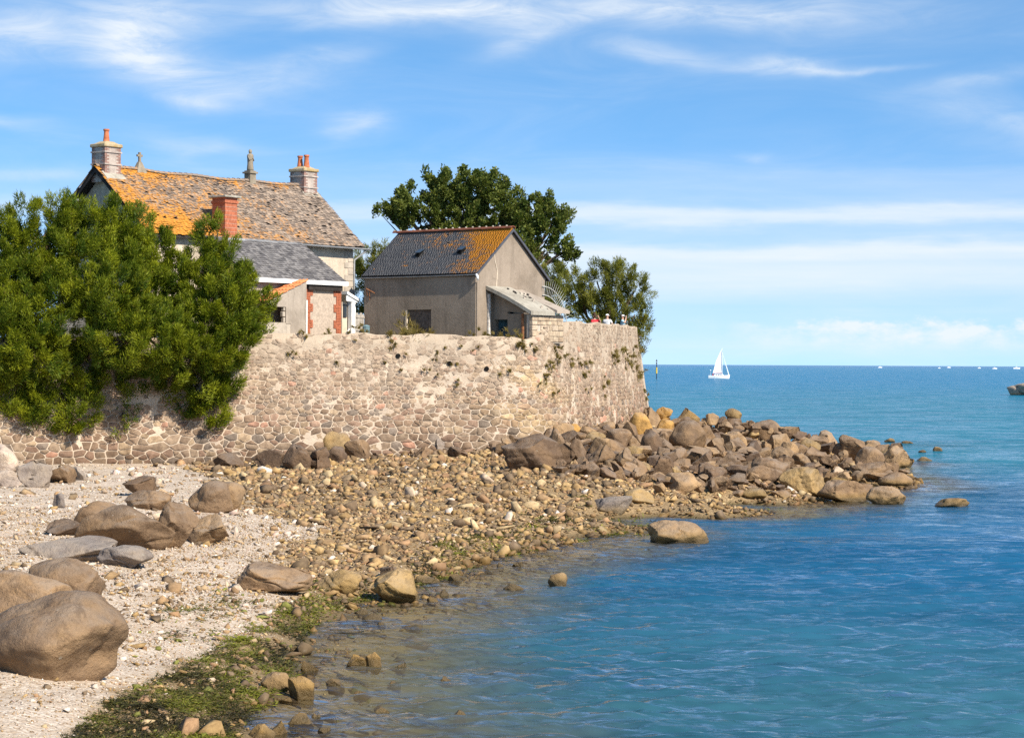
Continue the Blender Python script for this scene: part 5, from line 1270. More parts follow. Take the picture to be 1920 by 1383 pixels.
B(1644, 884, 1712, 912, 'f', 'low wet boulder at the very tip by the water', 'b', seed=118)
B(1530, 898, 1636, 944, 'f', 'long cracked boulder lying at the water edge', 'b', seed=119, deep=.7)
B(1622, 910, 1700, 948, 'r', 'smooth pale tan boulder beside the long cracked one in the water', 't', seed=120)
B(1753, 932, 1818, 952, 'f', 'lone flat tan rock out in the water right of the point', 't', seed=121, d=5.2 * 4000 / (950 - 686))
B(1214, 974, 1330, 1022, 'f', 'big lone smooth boulder at the edge of the blue water', 't', seed=122, deep=.75)
for q, lab in (((1719, 856, 1749, 866), 'small wet rock awash just off the tip'), ((1749, 837, 1766, 847), 'small tan rock in the water beyond the tip'), ((1722, 843, 1738, 850), 'tiny rock awash left of the small tan one'), ((1658, 821, 1678, 831), 'low rock awash behind the outer point'), ((1690, 826, 1712, 833), 'flat wet ledge behind the outer point'), ((1690, 876, 1706, 885), 'small dark wet rock beside the tip')):
    B(*q, 'f', lab, 't', sub=4, group='small rocks out in the sea', name='sea_rock', d=5.2 * 4000 / (q[3] - 2 - 685.6))
B(1886, 714, 2000, 743, 'f', 'distant brown islet of rock standing in the open sea', 'g', seed=125, d=5.2 * 4000 / (741 - 686.8), name='sea_rock', group='small rocks out in the sea', sink=.9)
SHALLOW = [(646, 1226, 690, 1254, 'o'), (684, 1222, 716, 1254, 'o'), (740, 1241, 762, 1258, 'y'), (821, 1267, 850, 1281, 'o'), (919, 1277, 950, 1292, 'y'), (725, 1276, 752, 1292, 'o'), (561, 1238, 599, 1261, 'o'), (488, 1258, 548, 1294, 't'), (538, 1266, 590, 1318, 'o'), (490, 1300, 550, 1319, 'o'), (540, 1336, 590, 1366, 'o'), (576, 1335, 607, 1354, 't'), (604, 1333, 632, 1350, 'y'), (466, 1356, 518, 1388, 'o'), (506, 1350, 540, 1380, 'o'), (700, 1322, 731, 1336, 'y'), (662, 1294, 699, 1308, 'o'), (610, 1270, 648, 1296, 'b'), (678, 1150, 717, 1166, 'd'), (664, 1140, 690, 1154, 'b'), (706, 1165, 724, 1176, 'd'), (766, 1170, 786, 1180, 'b'), (800, 1118, 822, 1130, 'o'), (820, 1104, 842, 1120, 'd'), (780, 1078, 824, 1098, 't'), (1150 - 300, 1330, 1174 - 300, 1342, 'y'), (596, 1362, 620, 1376, 'd'), (905, 1060, 925, 1072, 'b'), (930, 1055, 945, 1066, 't'), (960, 1052, 982, 1066, 'b'), (540, 1210, 560, 1224, 'y'), (620, 1188, 640, 1196, 'd'), (850, 1340, 875, 1352, 'o')]
where_ = {3: 'farthest out', 5: 'beside the forked pair', 10: 'lowest in the photo', 13: 'at the bottom edge', 14: 'second from the bottom edge', 16: 'by the forked pair'}
for i, (x0, y0, x1, y1, c) in enumerate(SHALLOW):
    labs = {'o': 'wet orange stone in the shallows off the seaweed', 'y': 'yellowish stone awash in the shallows', 't': 'pale tan stone at the shallows edge', 'd': 'dark wet stone awash in the shallows', 'b': 'brown stone awash in the shallows'}
    big = {0: 'left stone of the forked orange pair in the shallows', 1: 'taller right stone of the forked orange pair in the shallows', 7: 'largest pale layered stone at the seaweed edge of the shallows', 8: 'tall rough orange stone right of the pale layered one', 22: 'small reddish stone at the waterline below the split boulder'}
    g_, d_ = gnd((x0 + x1) / 2, y1)
    B(x0, y0, x1, y1, 'afs'[i % 3], big.get(i, labs[c] + (', the one ' + where_[i] if i in where_ else '')), c, sub=4, group='stones standing in the shallows', name='shallow_stone', d=d_, sink=.25)['category'] = 'stone'

STOP = {'in', 'at', 'on', 'below', 'behind', 'under', 'with', 'against', 'lying', 'standing', 'leaning', 'wedged', 'just', 'near', 'between', 'closing', 'right', 'left', 'resting', 'touching', 'lodged', 'tucked', 'breaking', 'beside', 'jutting', 'facing', 'built', 'beyond', 'sloping', 'half', 'joined', 'above', 'out'}
TAKEN = {}
def beside(px, py, what, fall, reach=95):
    """a label that names the nearest hand placed boulder and the side of it"""
    best = min(HAND, key=lambda h: math.hypot(max(0, abs(px - h[1]) - h[3]), 1.6 * max(0, abs(py - h[2]) - h[4])) + .01 * abs(px - h[1]))
    if math.hypot(px - best[1], py - best[2]) > reach + best[3]: return fall
    w = []
    for q in best[0].split():
        if q in STOP and w and w[-1] in ('boulder', 'rock', 'slab', 'block', 'wedge', 'shelf', 'stone', 'islet', 'hump', 'ledge', 'slabs', 'one') or len(w) >= 6: break
        w.append(q)
    while w and w[-1] in STOP | {'the', 'of', 'a', 'and', 'to'}: w.pop()
    dx, dy = (px - best[1]) / max(best[3], 8), (py - best[2]) / max(best[4], 8)
    side = ('right of' if dx > 0 else 'left of') if abs(dx) > abs(dy) else ('in front of' if dy > 0 else 'behind')
    return f'{what} {side} the {" ".join(w)}'
ORD = ['leftmost', 'second from left', 'third from left', 'fourth from left', 'fifth from left', 'sixth from left', 'seventh from left', 'eighth from left', 'rightmost']
def settle(objs):
    """what sets apart those that would still share a label: size first, then order; larger lots keep one label and one group"""
    by = {}
    for o in objs: by.setdefault(o['label'], []).append(o)
    size_ = lambda o: max((max(v.co[i] for v in o.data.vertices) - min(v.co[i] for v in o.data.vertices)) * o.scale[i] for i in (0, 1, 2))
    for l, g in by.items():
        n = len(g)
        if n == 1: continue
        if n > 9:
            for o in g: o['group'] = g[0]['group']
            continue
        g.sort(key=lambda o: -size_(o)); s_ = [size_(o) for o in g]
        if n == 2 and s_[0] > 1.25 * s_[1]: g[0]['label'] = 'larger ' + l; g[1]['label'] = 'smaller ' + l; continue
        if n == 3 and s_[0] > 1.2 * s_[1] and s_[1] > 1.2 * s_[2]: g[0]['label'] = 'largest ' + l; g[1]['label'] = 'middle sized ' + l; g[2]['label'] = 'smallest ' + l; continue
        g.sort(key=lambda o: proj(o.location)[0])
        for i, o in enumerate(g): o['label'] = ('rightmost ' if i == n - 1 else ORD[i] + ' ') + l
# filler rocks over the point, from shared shapes; then the rubble of the shore
def prune(objs, n_pts=14):
    """leave out copies of which the photograph would show nothing"""
    bpy.context.view_layer.update(); dg = bpy.context.evaluated_depsgraph_get(); gone = []
    for o in objs:
        mw = o.matrix_world; vs = o.data.vertices; st = max(1, len(vs) // 40); seen = 0; hit_n = 0
        for i in range(0, len(vs), st):
            p = mw @ vs[i].co; d = p - Vector(CAM); L_ = d.length
            ok, loc, nr, ix, ob, _ = S.ray_cast(dg, Vector(CAM), d / L_, distance=L_ + 1)
            hit_n += 1
            if ok and ob is not None and ob.original == o: seen += 1
        if seen < max(2, hit_n * .07): gone.append(o)
    for o in gone: bpy.data.objects.remove(o)
    return len(gone)
TEMPL = [rock_verts(500 + i, 4, 14, .32, .70, .025, 0, 1, 2) for i in range(11)]
TMESH = [np_mesh('rock', v, t, smooth=True) for v, t in TEMPL]
for m_ in TMESH: m_.materials.append(M_BOULDER)
poly_pt = [(930, 850), (1040, 812), (1200, 800), (1230, 780), (1400, 800), (1560, 835), (1690, 850), (1700, 905), (1540, 930), (1440, 935), (1300, 925), (1180, 905), (1050, 890)]
def inside(px, py, poly):
    c = False; n = len(poly)
    for i in range(n):
        x1, y1 = poly[i]; x2, y2 = poly[i - 1]
        if (y1 > py) != (y2 > py) and px < (x2 - x1) * (py - y1) / (y2 - y1) + x1: c = not c
    return c
shape_word = lambda q: 'flat' if q < .55 else ('blocky' if q < .78 else 'tall')
rng = np.random.default_rng(17); fill = []; tries = 0
tone_word = {'b': 'brown', 'd': 'dark brown', 't': 'tan', 'g': 'greyish', 'y': 'ochre'}
while len(fill) < 470 and tries < 12000:
    tries += 1
    px = rng.uniform(925, 1700); py = rng.uniform(795, 940)
    if not inside(px, py, poly_pt): continue
    if any(abs(px - a) < b * .5 and -b * .6 < py - c < b * .1 for a, c, b in USED): continue
    g, d = gnd(px, py); w = float(np.clip(np.exp(rng.normal(-.5, .38)), .25, 1.05 if py > 818 else .55)) * (1.15 if py < 880 else .85); hh = w * rng.uniform(.42, .95)
    o = bpy.data.objects.new('rock', TMESH[rng.integers(len(TMESH))]); COL.objects.link(o)
    o.location = (g[0], g[1] + w * .3, g[2] + hh * .22 + (rng.random() < .45) * rng.uniform(.05, .28)); o.scale = (w, w * rng.uniform(.7, 1.1), hh); o.rotation_euler = (rng.normal(0, .3), rng.normal(0, .35), rng.uniform(0, 6.28))
    k = rng.choice(list(tone_word), p=[.46, .26, .24, .0, .04]); o.color = (*(np.array(ROCKC[k]) * rng.uniform(.8, 1.15)), 1)
    zone = 'among the big boulders of the point' if px < 1330 else ('on the outer half of the rocky point' if px < 1560 else 'at the tip of the rocky point')
    if px < 1090: zone = 'beside the great sloping boulder below the wall'
    tag(o, beside(px, py - w / d * F_PX * .2, f'{tone_word[k]} {shape_word(hh / w)} rock', f'{tone_word[k]} angular rock {zone}'), 'rock', f'{tone_word[k]} rocks {zone}'); fill.append(o); USED.append((px, py, w / d * F_PX * .5))
# dark rocks all along the foot of the wall
for i in range(46):
    px = rng.uniform(380, 960); s = s_at(px); base = wall_pt(np.array([s]), np.array([1.0]), rng.uniform(.25, 1.3))[0]
    w = rng.uniform(.3, .85); hh = w * rng.uniform(.4, .75); z = float(terr(base[0], base[1]))
    o = bpy.data.objects.new('rock', TMESH[rng.integers(len(TMESH))]); COL.objects.link(o)
    o.location = (base[0], base[1], z + hh * .15); o.scale = (w, w * .8, hh); o.rotation_euler = (rng.normal(0, .25), rng.normal(0, .3), rng.uniform(0, 6.28))
    k = rng.choice(['b', 'd', 't'], p=[.4, .35, .25]); o.color = (*(np.array(ROCKC[k]) * rng.uniform(.8, 1.1)), 1)
    tag(o, beside(px, proj(base)[1], f'{tone_word[k]} half buried rock', f'{tone_word[k]} rock half buried along the foot of the wall', 60), 'rock', f'{tone_word[k]} rocks along the wall foot'); fill.append(o)

def hull(seed, n, flat=1.0):
    rng = np.random.default_rng(seed); bm = bmesh.new()
    for p in unit(rng.normal(size=(n, 3))) * rng.uniform(.75, 1, (n, 1)): bm.verts.new(p * (1, .8, .62 * flat))
    r_ = bmesh.ops.convex_hull(bm, input=bm.verts)
    loose = [v for v in bm.verts if not v.link_faces]; bmesh.ops.delete(bm, geom=loose, context='VERTS')
    bmesh.ops.triangulate(bm, faces=bm.faces); bm.verts.index_update(); bmesh.ops.recalc_face_normals(bm, faces=bm.faces)
    v = np.array([x.co for x in bm.verts]); t = np.array([[a.index for a in f.verts] for f in bm.faces]); bm.free(); return v * .5, t
HULLS = [hull(i, 8 + i % 4, .6 + .12 * (i % 5)) for i in range(14)]; PEBS = [hull(90 + i, 7, .8) for i in range(8)]
PAL_B = np.array([(.38, .25, .115), (.32, .21, .092), (.43, .295, .14), (.25, .165, .085), (.33, .215, .115), (.21, .15, .095), (.46, .345, .195), (.32, .195, .105), (.15, .105, .065), (.19, .135, .08)])
PAL_P = np.array([(.58, .48, .38), (.66, .57, .47), (.50, .39, .28), (.44, .32, .20), (.56, .42, .34), (.40, .28, .16), (.62, .54, .46)])
rng = np.random.default_rng(23)
def euler_mats(a, b, c):
    ca, sa, cb, sb, cc, sc = np.cos(a), np.sin(a), np.cos(b), np.sin(b), np.cos(c), np.sin(c)
    return np.stack([np.stack([cc * cb, cc * sb * sa - sc * ca, cc * sb * ca + sc * sa], -1), np.stack([sc * cb, sc * sb * sa + cc * ca, sc * sb * ca - cc * sa], -1), np.stack([-sb, cb * sa, cb * ca], -1)], 1)
def scatter(n, keep_fn, size_fn):
    """random ground positions in view: x, y, z, pale"""
    y = np.sqrt(rng.uniform(24.0 ** 2, 106.0 ** 2, n)); x = (rng.uniform(-60, 1760, n) - 960) / F_PX * y
    z = terr(x, y); pl = pale(x, y); px, py = projv(x, y, z)
    k = keep_fn(x, y, z, pl, px, py); return x[k], y[k], z[k], pl[k], px[k], py[k]
_wy = lambda x, y: None
def front_of_wall(x, y):
    px = 960 + F_PX * x / y; s = np.interp(px, _ppx[_front], ARC[_front]); p = plan(s); return np.hypot(x, y) < np.hypot(p[:, 0], p[:, 1]) - .7 + np.where(px > 1195, 60, 0)
def keep_main(x, y, z, pl, px, py):
    dens = np.where(pl > .5, np.interp(py, [900, 1040, 1100, 1200, 1300], [.10, .22, .5, .45, .22]), 1.0) * np.clip((z + .9) / .8, .0, 1) * np.where(z < -.15, .45, 1)
    dens *= np.where((py > 1150) & (pl < .5), .45, 1.0) * np.where((px > 1150) & (py < 890), .35, 1)
    return (rng.random(len(x)) < dens) & front_of_wall(x, y)
q1 = scatter(76000, keep_main, None)
def keep_near(x, y, z, pl, px, py):
    return keep_main(x, y, z, pl, px, py) & (y < 62) & (rng.random(len(x)) < np.where(pl > .5, .9, .7))
q2 = scatter(110000, keep_near, None)
x, y, z, pl, px, py = [np.concatenate(a) for a in zip(q1, q2)]
n = len(x); size = np.exp(rng.normal(-2.08, .60, n)) * np.interp(y, [25, 45, 70, 100], [.60, .85, 1.25, 1.5]); size = np.clip(size, .05, .75)
size *= np.where(pl > .5, .8, 1)
M3 = euler_mats(rng.normal(0, .35, n), rng.normal(0, .35, n), rng.uniform(0, 6.28, n)); asp = rng.uniform(.7, 1.35, (n, 3))
mid = rng.random(n) < np.interp(py, [900, 1020, 1120, 1250], [.25, .55, .75, .5])
colr = np.where(((pl > .5) & ~mid)[:, None], PAL_P[rng.integers(len(PAL_P), size=n)], PAL_B[rng.integers(len(PAL_B), size=n)]) * rng.uniform(.78, 1.18, (n, 1))
mixp = (rng.random(n) < .035) & (pl < .5); colr[mixp] = PAL_P[rng.integers(len(PAL_P), size=mixp.sum())]
mossy = (rng.random(n) < np.clip((py - 1080) / 260, 0, .2)) & (z < .5); colr[mossy] = np.array([.20, .20, .05]) * rng.uniform(.6, 1.2, (mossy.sum(), 1))
scr = size / y; order = np.argsort(-scr)
in_frame = (px > -10) & (px < 1930) & (py < 1395)
near_b = np.zeros(n, bool)
for a, c, b in USED[:100]: near_b |= (np.abs(px - a) < b * .9) & (py - c < 2) & (py - c > -b * .9)
good = order[in_frame[order] & ~near_b[order] & (z[order] > -.04)]
cmesh = []
for v, t in HULLS:
    m_ = np_mesh('stone', v, t); m_.materials.append(M_STONE_O); cmesh.append(m_)
def word(c):
    r_, g_, b_ = c
    if g_ > r_ * .95: return 'mossy green'
    if r_ > .52: return 'pale'
    if r_ > .38: return 'tan'
    if r_ > .27: return 'brown'
    return 'dark'
def where(px, py, pl):
    if pl > .5: return 'on the pale shell shingle' if py < 1090 else 'on the pale shingle near the seaweed'
    if py > 1150: return 'in the seaweed strip by the shallows'
    if px > 1080: return 'in the rubble at the foot of the rocky point'
    if py < 930: return 'in the upper rubble below the wall'
    if px < 640: return 'where the rubble meets the pale shingle'
    up_ = 'annex' if px < 680 else 'barn' if px < 900 else 'lean-to' if px < 1050 else 'parapet'
    return f'{"mid beach" if py < 985 else "near the waterline"} below the {up_}'
sel = good[:330]; stones = []
for i in sel:
    o = bpy.data.objects.new('stone', cmesh[i % len(cmesh)]); COL.objects.link(o)
    o.location = (x[i], y[i], z[i] + size[i] * .09); o.scale = tuple(size[i] * asp[i]); o.rotation_euler = Matrix(M3[i].tolist()).to_euler(); o.color = (*colr[i], 1)
    w_ = word(colr[i]); h_ = where(px[i], py[i], pl[i]); big = 'larger ' if size[i] / y[i] * F_PX > 24 else ''
    tag(o, beside(px[i], py[i], f'{w_} loose stone', f'{big}{w_} loose stone {h_}', 60), 'stone', f'{big}{w_} stones {h_}'); stones.append(o)
rest = np.setdiff1d(np.arange(n), sel)
def joined(idx, shapes, name, mat, lift):
    V = []; T = []; Cc = []; k = 0; which = rng.integers(len(shapes), size=len(idx))
    for s_i, (v, t) in enumerate(shapes):
        I = idx[which == s_i]
        if not len(I): continue
        q = np.einsum('nij,nkj->nki', M3[I], v[None] * (size[I, None] * asp[I])[:, None, :]) + np.stack([x[I], y[I], z[I] + size[I] * lift], -1)[:, None]
        V.append(q.reshape(-1, 3)); T.append((t[None] + (np.arange(len(I)) * len(v))[:, None, None]).reshape(-1, 3) + k); Cc.append(np.repeat(colr[I], len(v), 0)); k += len(I) * len(v)
    o = link(name, np_mesh(name, np.concatenate(V), np.concatenate(T), np.concatenate(Cc)), mat); tag(o, kind='stuff'); print(name, len(idx)); return o
joined(rest, HULLS, 'rubble', M_STONE_V, .09)
# fine pale shingle
def keep_fine(x, y, z, pl, px, py): return (rng.random(len(x)) < np.clip(pl + .18, 0, 1) * np.clip((95 - y) / 40, .25, 1)) & (z > .02) & front_of_wall(x, y)
qa = scatter(50000, keep_fine, None); qb = scatter(200000, lambda x, y, z, pl, px, py: keep_fine(x, y, z, pl, px, py) & (y < 60), None)
x, y, z, pl, px, py = [np.concatenate(a) for a in zip(qa, qb)]; n = len(x)
size = rng.uniform(.035, .085, n) * np.interp(y, [25, 45, 90], [.8, 1.0, 1.7]); M3 = euler_mats(rng.normal(0, .3, n), rng.normal(0, .3, n), rng.uniform(0, 6.28, n)); asp = rng.uniform(.7, 1.3, (n, 3))
colr = PAL_P[rng.integers(len(PAL_P), size=n)] * rng.uniform(.75, 1.15, (n, 1)); br = rng.random(n) < .3; colr[br] = PAL_B[rng.integers(len(PAL_B), size=br.sum())]
joined(np.arange(n), PEBS, 'shingle', M_STONE_V, .1)
gone = prune(fill + stones); alive = set(COL.objects)
fill = [o for o in fill if o in alive] if False else [o for o in COL.objects if o.name.split('.')[0] == 'rock' and o.get('category') == 'rock']
settle(fill)
for nm in ('stone', 'shallow_stone', 'wall_weed', 'sea_rock'): settle([o for o in COL.objects if o.name.split('.')[0] == nm and o.get('category')])
print('rocks', len(fill), 'pruned', gone, 'triangles', sum(len(o.data.polygons) * (2 if o.data.polygons and o.data.polygons[0].loop_total == 4 else 1) for o in COL.objects if o.type == 'MESH'))

# ------------------------------------------------------------------ seaweed strips
M_KELP = m_leaf('seaweed', (.030, .026, .010), (.21, .22, .016), .15)
WEEDZ = [([(110, 1400), (200, 1320), (330, 1255), (430, 1200), (500, 1140), (585, 1120), (600, 1150), (560, 1215), (540, 1290), (470, 1330), (430, 1400)], 1.5), ([(680, 1100), (760, 1050), (860, 1005), (1000, 965), (1100, 960), (1100, 1000), (960, 1045), (850, 1078), (770, 1105)], 1.1), ([(1080, 985), (1180, 965), (1240, 975), (1215, 1005), (1110, 1008)], 1.0), ([(1240, 912), (1330, 905), (1430, 915), (1530, 920), (1440, 945), (1300, 950)], .4), ([(560, 1045), (590, 1050), (580, 1064), (545, 1060)], .6), ([(290, 1150), (420, 1110), (470, 1130), (420, 1200), (300, 1215)], .22), ([(560, 1090), (680, 1085), (700, 1120), (600, 1150)], 1.0)]
cen = []; bright = []
for poly, dn in WEEDZ:
    pa = np.array(poly); 
    for _ in range(int(3800 * dn * (np.ptp(pa[:, 0]) * np.ptp(pa[:, 1])) / 90000)):
        a = rng.uniform(pa[:, 0].min(), pa[:, 0].max()); b = rng.uniform(pa[:, 1].min(), pa[:, 1].max())
        if not inside(a, b, poly): continue
        p = G(a, b, .1); p[2] = float(terr(p[0], p[1]))
        for _ in range(2):
            p = G(a, b, max(p[2], 0)); p[2] = float(terr(p[0], p[1]))
        if mnoise.noise(Vector((p[0] * .9, p[1] * .5, 1))) < -.25: continue
        cen.append([p[0], p[1], max(p[2], -.03)]); bright.append(mnoise.noise(Vector((p[0] * 1.1, p[1] * .6, 7))))
cen = np.array(cen); bright = np.array(bright); k = np.repeat(np.arange(len(cen)), 12)
s_ = np.interp(cen[k, 1], [28, 45, 80], [.045, .06, .11])[:, None]
b = cen[k] + np.c_[rng.normal(0, 1, (len(k), 2)) * s_ * 1.6, rng.uniform(.0, .03, len(k))]
d = unit(np.c_[rng.normal(0, 1, (len(k), 2)), rng.normal(.05, .18, len(k))]); sd_ = unit(np.cross(d, np.array([0, 0, 1.0]) + rng.normal(0, .5, (len(k), 3))))
L_ = s_ * rng.uniform(.8, 2.6, (len(k), 1)); w_ = s_ * rng.uniform(.10, .26, (len(k), 1))
V = np.stack([b, b + d * L_ * .5 + sd_ * w_, b + d * L_, b + d * L_ * .5 - sd_ * w_], 1).reshape(-1, 3)
tone = np.clip(.26 + bright[k] * .95 + rng.normal(0, .10, len(k)), 0, 1); Cc = np.repeat(np.c_[tone, (rng.random(len(k)) < .15) * .7, tone * 0], 4, 0)
tag(link('seaweed', np_mesh('seaweed', V, np.arange(len(V)).reshape(-1, 4), Cc), M_KELP), kind='stuff'); print('seaweed', len(k))
# ------------------------------------------------------------------ sailing yacht, beacon, far boats
M_HULL = plain('gelcoat', (.80, .79, .77), .35, .4, wear=.04)
M_SAIL = NT('sailcloth'); _d = M_SAIL.pbr((.82, .81, .78), .8, None, .1); M_SAIL = _d
M_BLACK = plain('black_paint', (.02, .02, .022), .6, .3)
M_YELLOW = plain('yellow_paint', (.62, .44, .06), .6, .3)
M_RED = plain('red_cloth', (.45, .05, .04), .8, .1)
M_NAVY = plain('boot_stripe', (.05, .06, .10), .5, .3)
def hull_mesh(o, ax, L, beam, free, draft=.35):
    """lofted hull: o = midships at the waterline, ax = heading"""
    ax = np.array(ax, float); sd = np.array([ax[1], -ax[0], 0]); m = MB(); n = 13; vs = []; rows = 0
    for i in range(n):
        t = i / (n - 1); u = (t - .5) * L; w = beam / 2 * (1 - max(0, (t - .42) / .58) ** 2.2) * (.80 + .20 * min(1, t / .35)); w = max(w, .02); sheer = free * (1 + .28 * (t - .35) ** 2 * 2.2)
        rake = .10 * L * max(0, t - .8) * 1.2
        for f, z in ((1.0, sheer), (.98, sheer * .6), (.86, .05), (.45, -draft), (0, -draft * 1.15), (-.45, -draft), (-.86, .05), (-.98, sheer * .6), (-1.0, sheer)):
            vs.append(o + ax * (u + rake * (z / free)) + sd * (w * f) + ZX * z)
    k = 9; fs = []
    for i in range(n - 1):
        for j in range(k - 1): fs.append((i * k + j, i * k + j + 1, (i + 1) * k + j + 1, (i + 1) * k + j))
        fs.append((i * k + k - 1, i * k, (i + 1) * k, (i + 1) * k + k - 1))
    fs += [tuple(range(k)), tuple(range((n - 1) * k + k - 1, (n - 1) * k - 1, -1))]
    return m.add(vs, fs)
d = 5.2 * F_PX / (709.3 - 683.9); so = P(1348, 709, d); so[2] = 0; ax = np.array([.985, -.17, 0]); sd3 = np.array([ax[1], -ax[0], 0])
yacht = empty('sailing_yacht', so, 'white sailing yacht under full white sail on the blue sea', 'sailboat')
def yp(u, v, z): return so + ax * u + sd3 * v + ZX * z
hull_mesh(so, ax, 7.9, 2.6, 1.05).build('hull', M_HULL, yacht, smooth=False)
cb = MB(); cb.hexa([yp(u, v, z) for z, k in ((1.0, 1), (1.62, .8)) for u, v in ((-1.4 * k - .4, -.85 * k), (1.9 * k, -.6 * k), (1.9 * k, .6 * k), (-1.4 * k - .4, .85 * k))]); cab = cb.build('cabin', M_HULL, yacht)
for u in (-.9, 0, .9): MB().hexa([yp(u + a, v, z) for z in (1.2, 1.42) for a, v in ((-.28, -.86), (.28, -.82), (.28, .82), (-.28, .86))]).build('window', M_GLASS, cab)
m = MB(); m.tube([yp(1.25, 0, 1.2), yp(1.22, 0, 11.7)], [.075, .05], 8); m.build('mast', M_HULL, yacht)
m = MB(); m.tube([yp(1.25, 0, 2.05), yp(-2.25, .12, 1.95)], .06, 8); m.build('boom', M_RED, yacht)
def sail(name, corners, belly, thick=.015):
    a, b, c = [np.array(q) for q in corners]; n = 10; m = MB(); nrm = np.cross(b - a, c - a); nrm /= np.linalg.norm(nrm); vs = []; ix = {}; fs = []
    for sgn in (0, 1):
        for i in range(n + 1):
            for j in range(n + 1 - i):
                u, v = i / n, j / n; w = 1 - u - v; roach = 0
                ix[sgn, i, j] = len(vs); vs.append(a * w + b * u + c * v + nrm * (belly * 4 * (u * w + v * w + u * v) * .8 + thick * sgn))
        for i in range(n):
            for j in range(n - i):
                fs.append((ix[sgn, i, j], ix[sgn, i + 1, j], ix[sgn, i, j + 1]))
                if j < n - i - 1: fs.append((ix[sgn, i + 1, j], ix[sgn, i + 1, j + 1], ix[sgn, i, j + 1]))
    m.add(vs, fs); return m.build(name, M_SAIL, yacht, fix=False)
sail('mainsail', (yp(1.15, 0, 2.15), yp(-2.3, .14, 2.1), yp(1.1, 0, 11.5)), .35)
sail('mainsail_leech', (yp(-2.3, .14, 2.1), yp(1.1, 0, 11.5), yp(-1.15, .2, 6.6)), .05)
sail('rolled_jib', (yp(3.95, 0, 1.35), yp(3.7, .08, 1.35), yp(1.3, 0, 9.6)), .02)
m = MB(); m.tube([yp(4.0, 0, 1.3), yp(1.28, 0, 9.9)], .03, 6); m.build('forestay', M_HULL, yacht)
m = MB()
for s_ in (-1, 1):
    m2 = MB(); m2.tube([yp(1.0, 1.2 * s_, 1.1), yp(1.22, 0, 11.2)], .015, 5); m2.build('shroud', M_GREY, yacht)
    m3 = MB(); m3.tube([yp(-3.6, .9 * s_, 1.1), yp(-3.6, .9 * s_, 1.75), yp(3.6, .35 * s_, 1.95)], .02, 5); m3.build('guard_rail', M_GREY, yacht)
m = MB(); m.tube([yp(-3.2, .3, 1.0), yp(-3.2, .3, 3.0)], .03, 6); m.lathe(yp(-3.2, .3, 2.9), [(.05, 0), (.24, .12), (.24, .28), (.05, .4)], 10); m.build('radar_pole', M_HULL, yacht)
m = MB(); m.lathe(yp(-2.3, .4, 1.0), [(.17, 0), (.23, .25), (.22, .6), (.08, .72)], 8); m.lathe(yp(-2.3, .4, 1.70), [(.05, 0), (.12, .07), (.12, .17), (.04, .25)], 8)
tag(m.build('person', M_RED, None, smooth=True, origin=yp(-2.3, .4, 1.0)), 'helmsman in a red jacket sitting in the yacht cockpit', 'person')
d = 5.2 * F_PX / (710.6 - 683.3); bo = P(1231, 710, d); bo[2] = 0
bc = empty('cardinal_beacon', bo, 'slim black and yellow beacon pole with two cone topmarks in the sea', 'beacon')
def bt(nm, prof, mt): MB().lathe(bo, prof, 10).build(nm, mt, bc)
bt('pole', [(.14, -1), (.14, 2.0)], M_BLACK); bt('yellow_band', [(.28, 2.0), (.28, 4.2)], M_YELLOW); bt('upper_pole', [(.15, 4.2), (.12, 5.5)], M_BLACK)
bt('topmark', [(.34, 5.5), (.03, 6.2)], M_BLACK); bt('topmark', [(.34, 6.3), (.03, 7.1)], M_BLACK)
for i, (px, dy, L_, kd, lab) in enumerate(((1650, 4.0, 8, 'm', 'tiny white motor boat far out, nearest to the yacht on the horizon'), (1761, 4.4, 5, 's', 'tiny white boat seen end on near the horizon'), (1779, 3.4, 7, 'm', 'tiny white motor boat right of the end on boat on the horizon'), (1836, 4.0, 6, 's', 'tiny white boat left of the flat motor boat on the horizon'), (1865, 5.0, 9, 'm', 'tiny flat white motor boat near the horizon left of the cruiser'), (1906, 4.6, 13, 'c', 'white cruiser with a raised bow, rightmost on the horizon'))):
    yh = 681.7 + .0053 * (px - 960); d = 5.2 * F_PX / dy; o_ = P(px, yh + dy, d); o_[2] = 0; k = d / F_PX; L = L_ * k
    t = empty('motor_boat', o_, lab, 'motorboat', 'small boats on the horizon'); a3 = np.array([1.0, .1, 0]); 
    hull_mesh(o_, unit(a3), L, L * .3, L * .16).build('hull', M_HULL, t, fix=True)
    w = L * .12; c3 = MB(); c3.hexa([o_ + np.array([x, y_, z]) for z, f in ((L * .15, 1), (L * (.32 if kd != 'c' else .22), .8)) for x, y_ in ((-L * .2 * f, -w * f), (L * .16 * f, -w * f), (L * .16 * f, w * f), (-L * .2 * f, w * f))]); c3.build('cabin', M_HULL, t)
    if kd != 'm': m = MB(); m.tube([o_ + ZX * L * .2, o_ + ZX * L * (.9 if kd == 's' else 1.0)], L * .012, 5); m.build('mast', M_HULL, t)

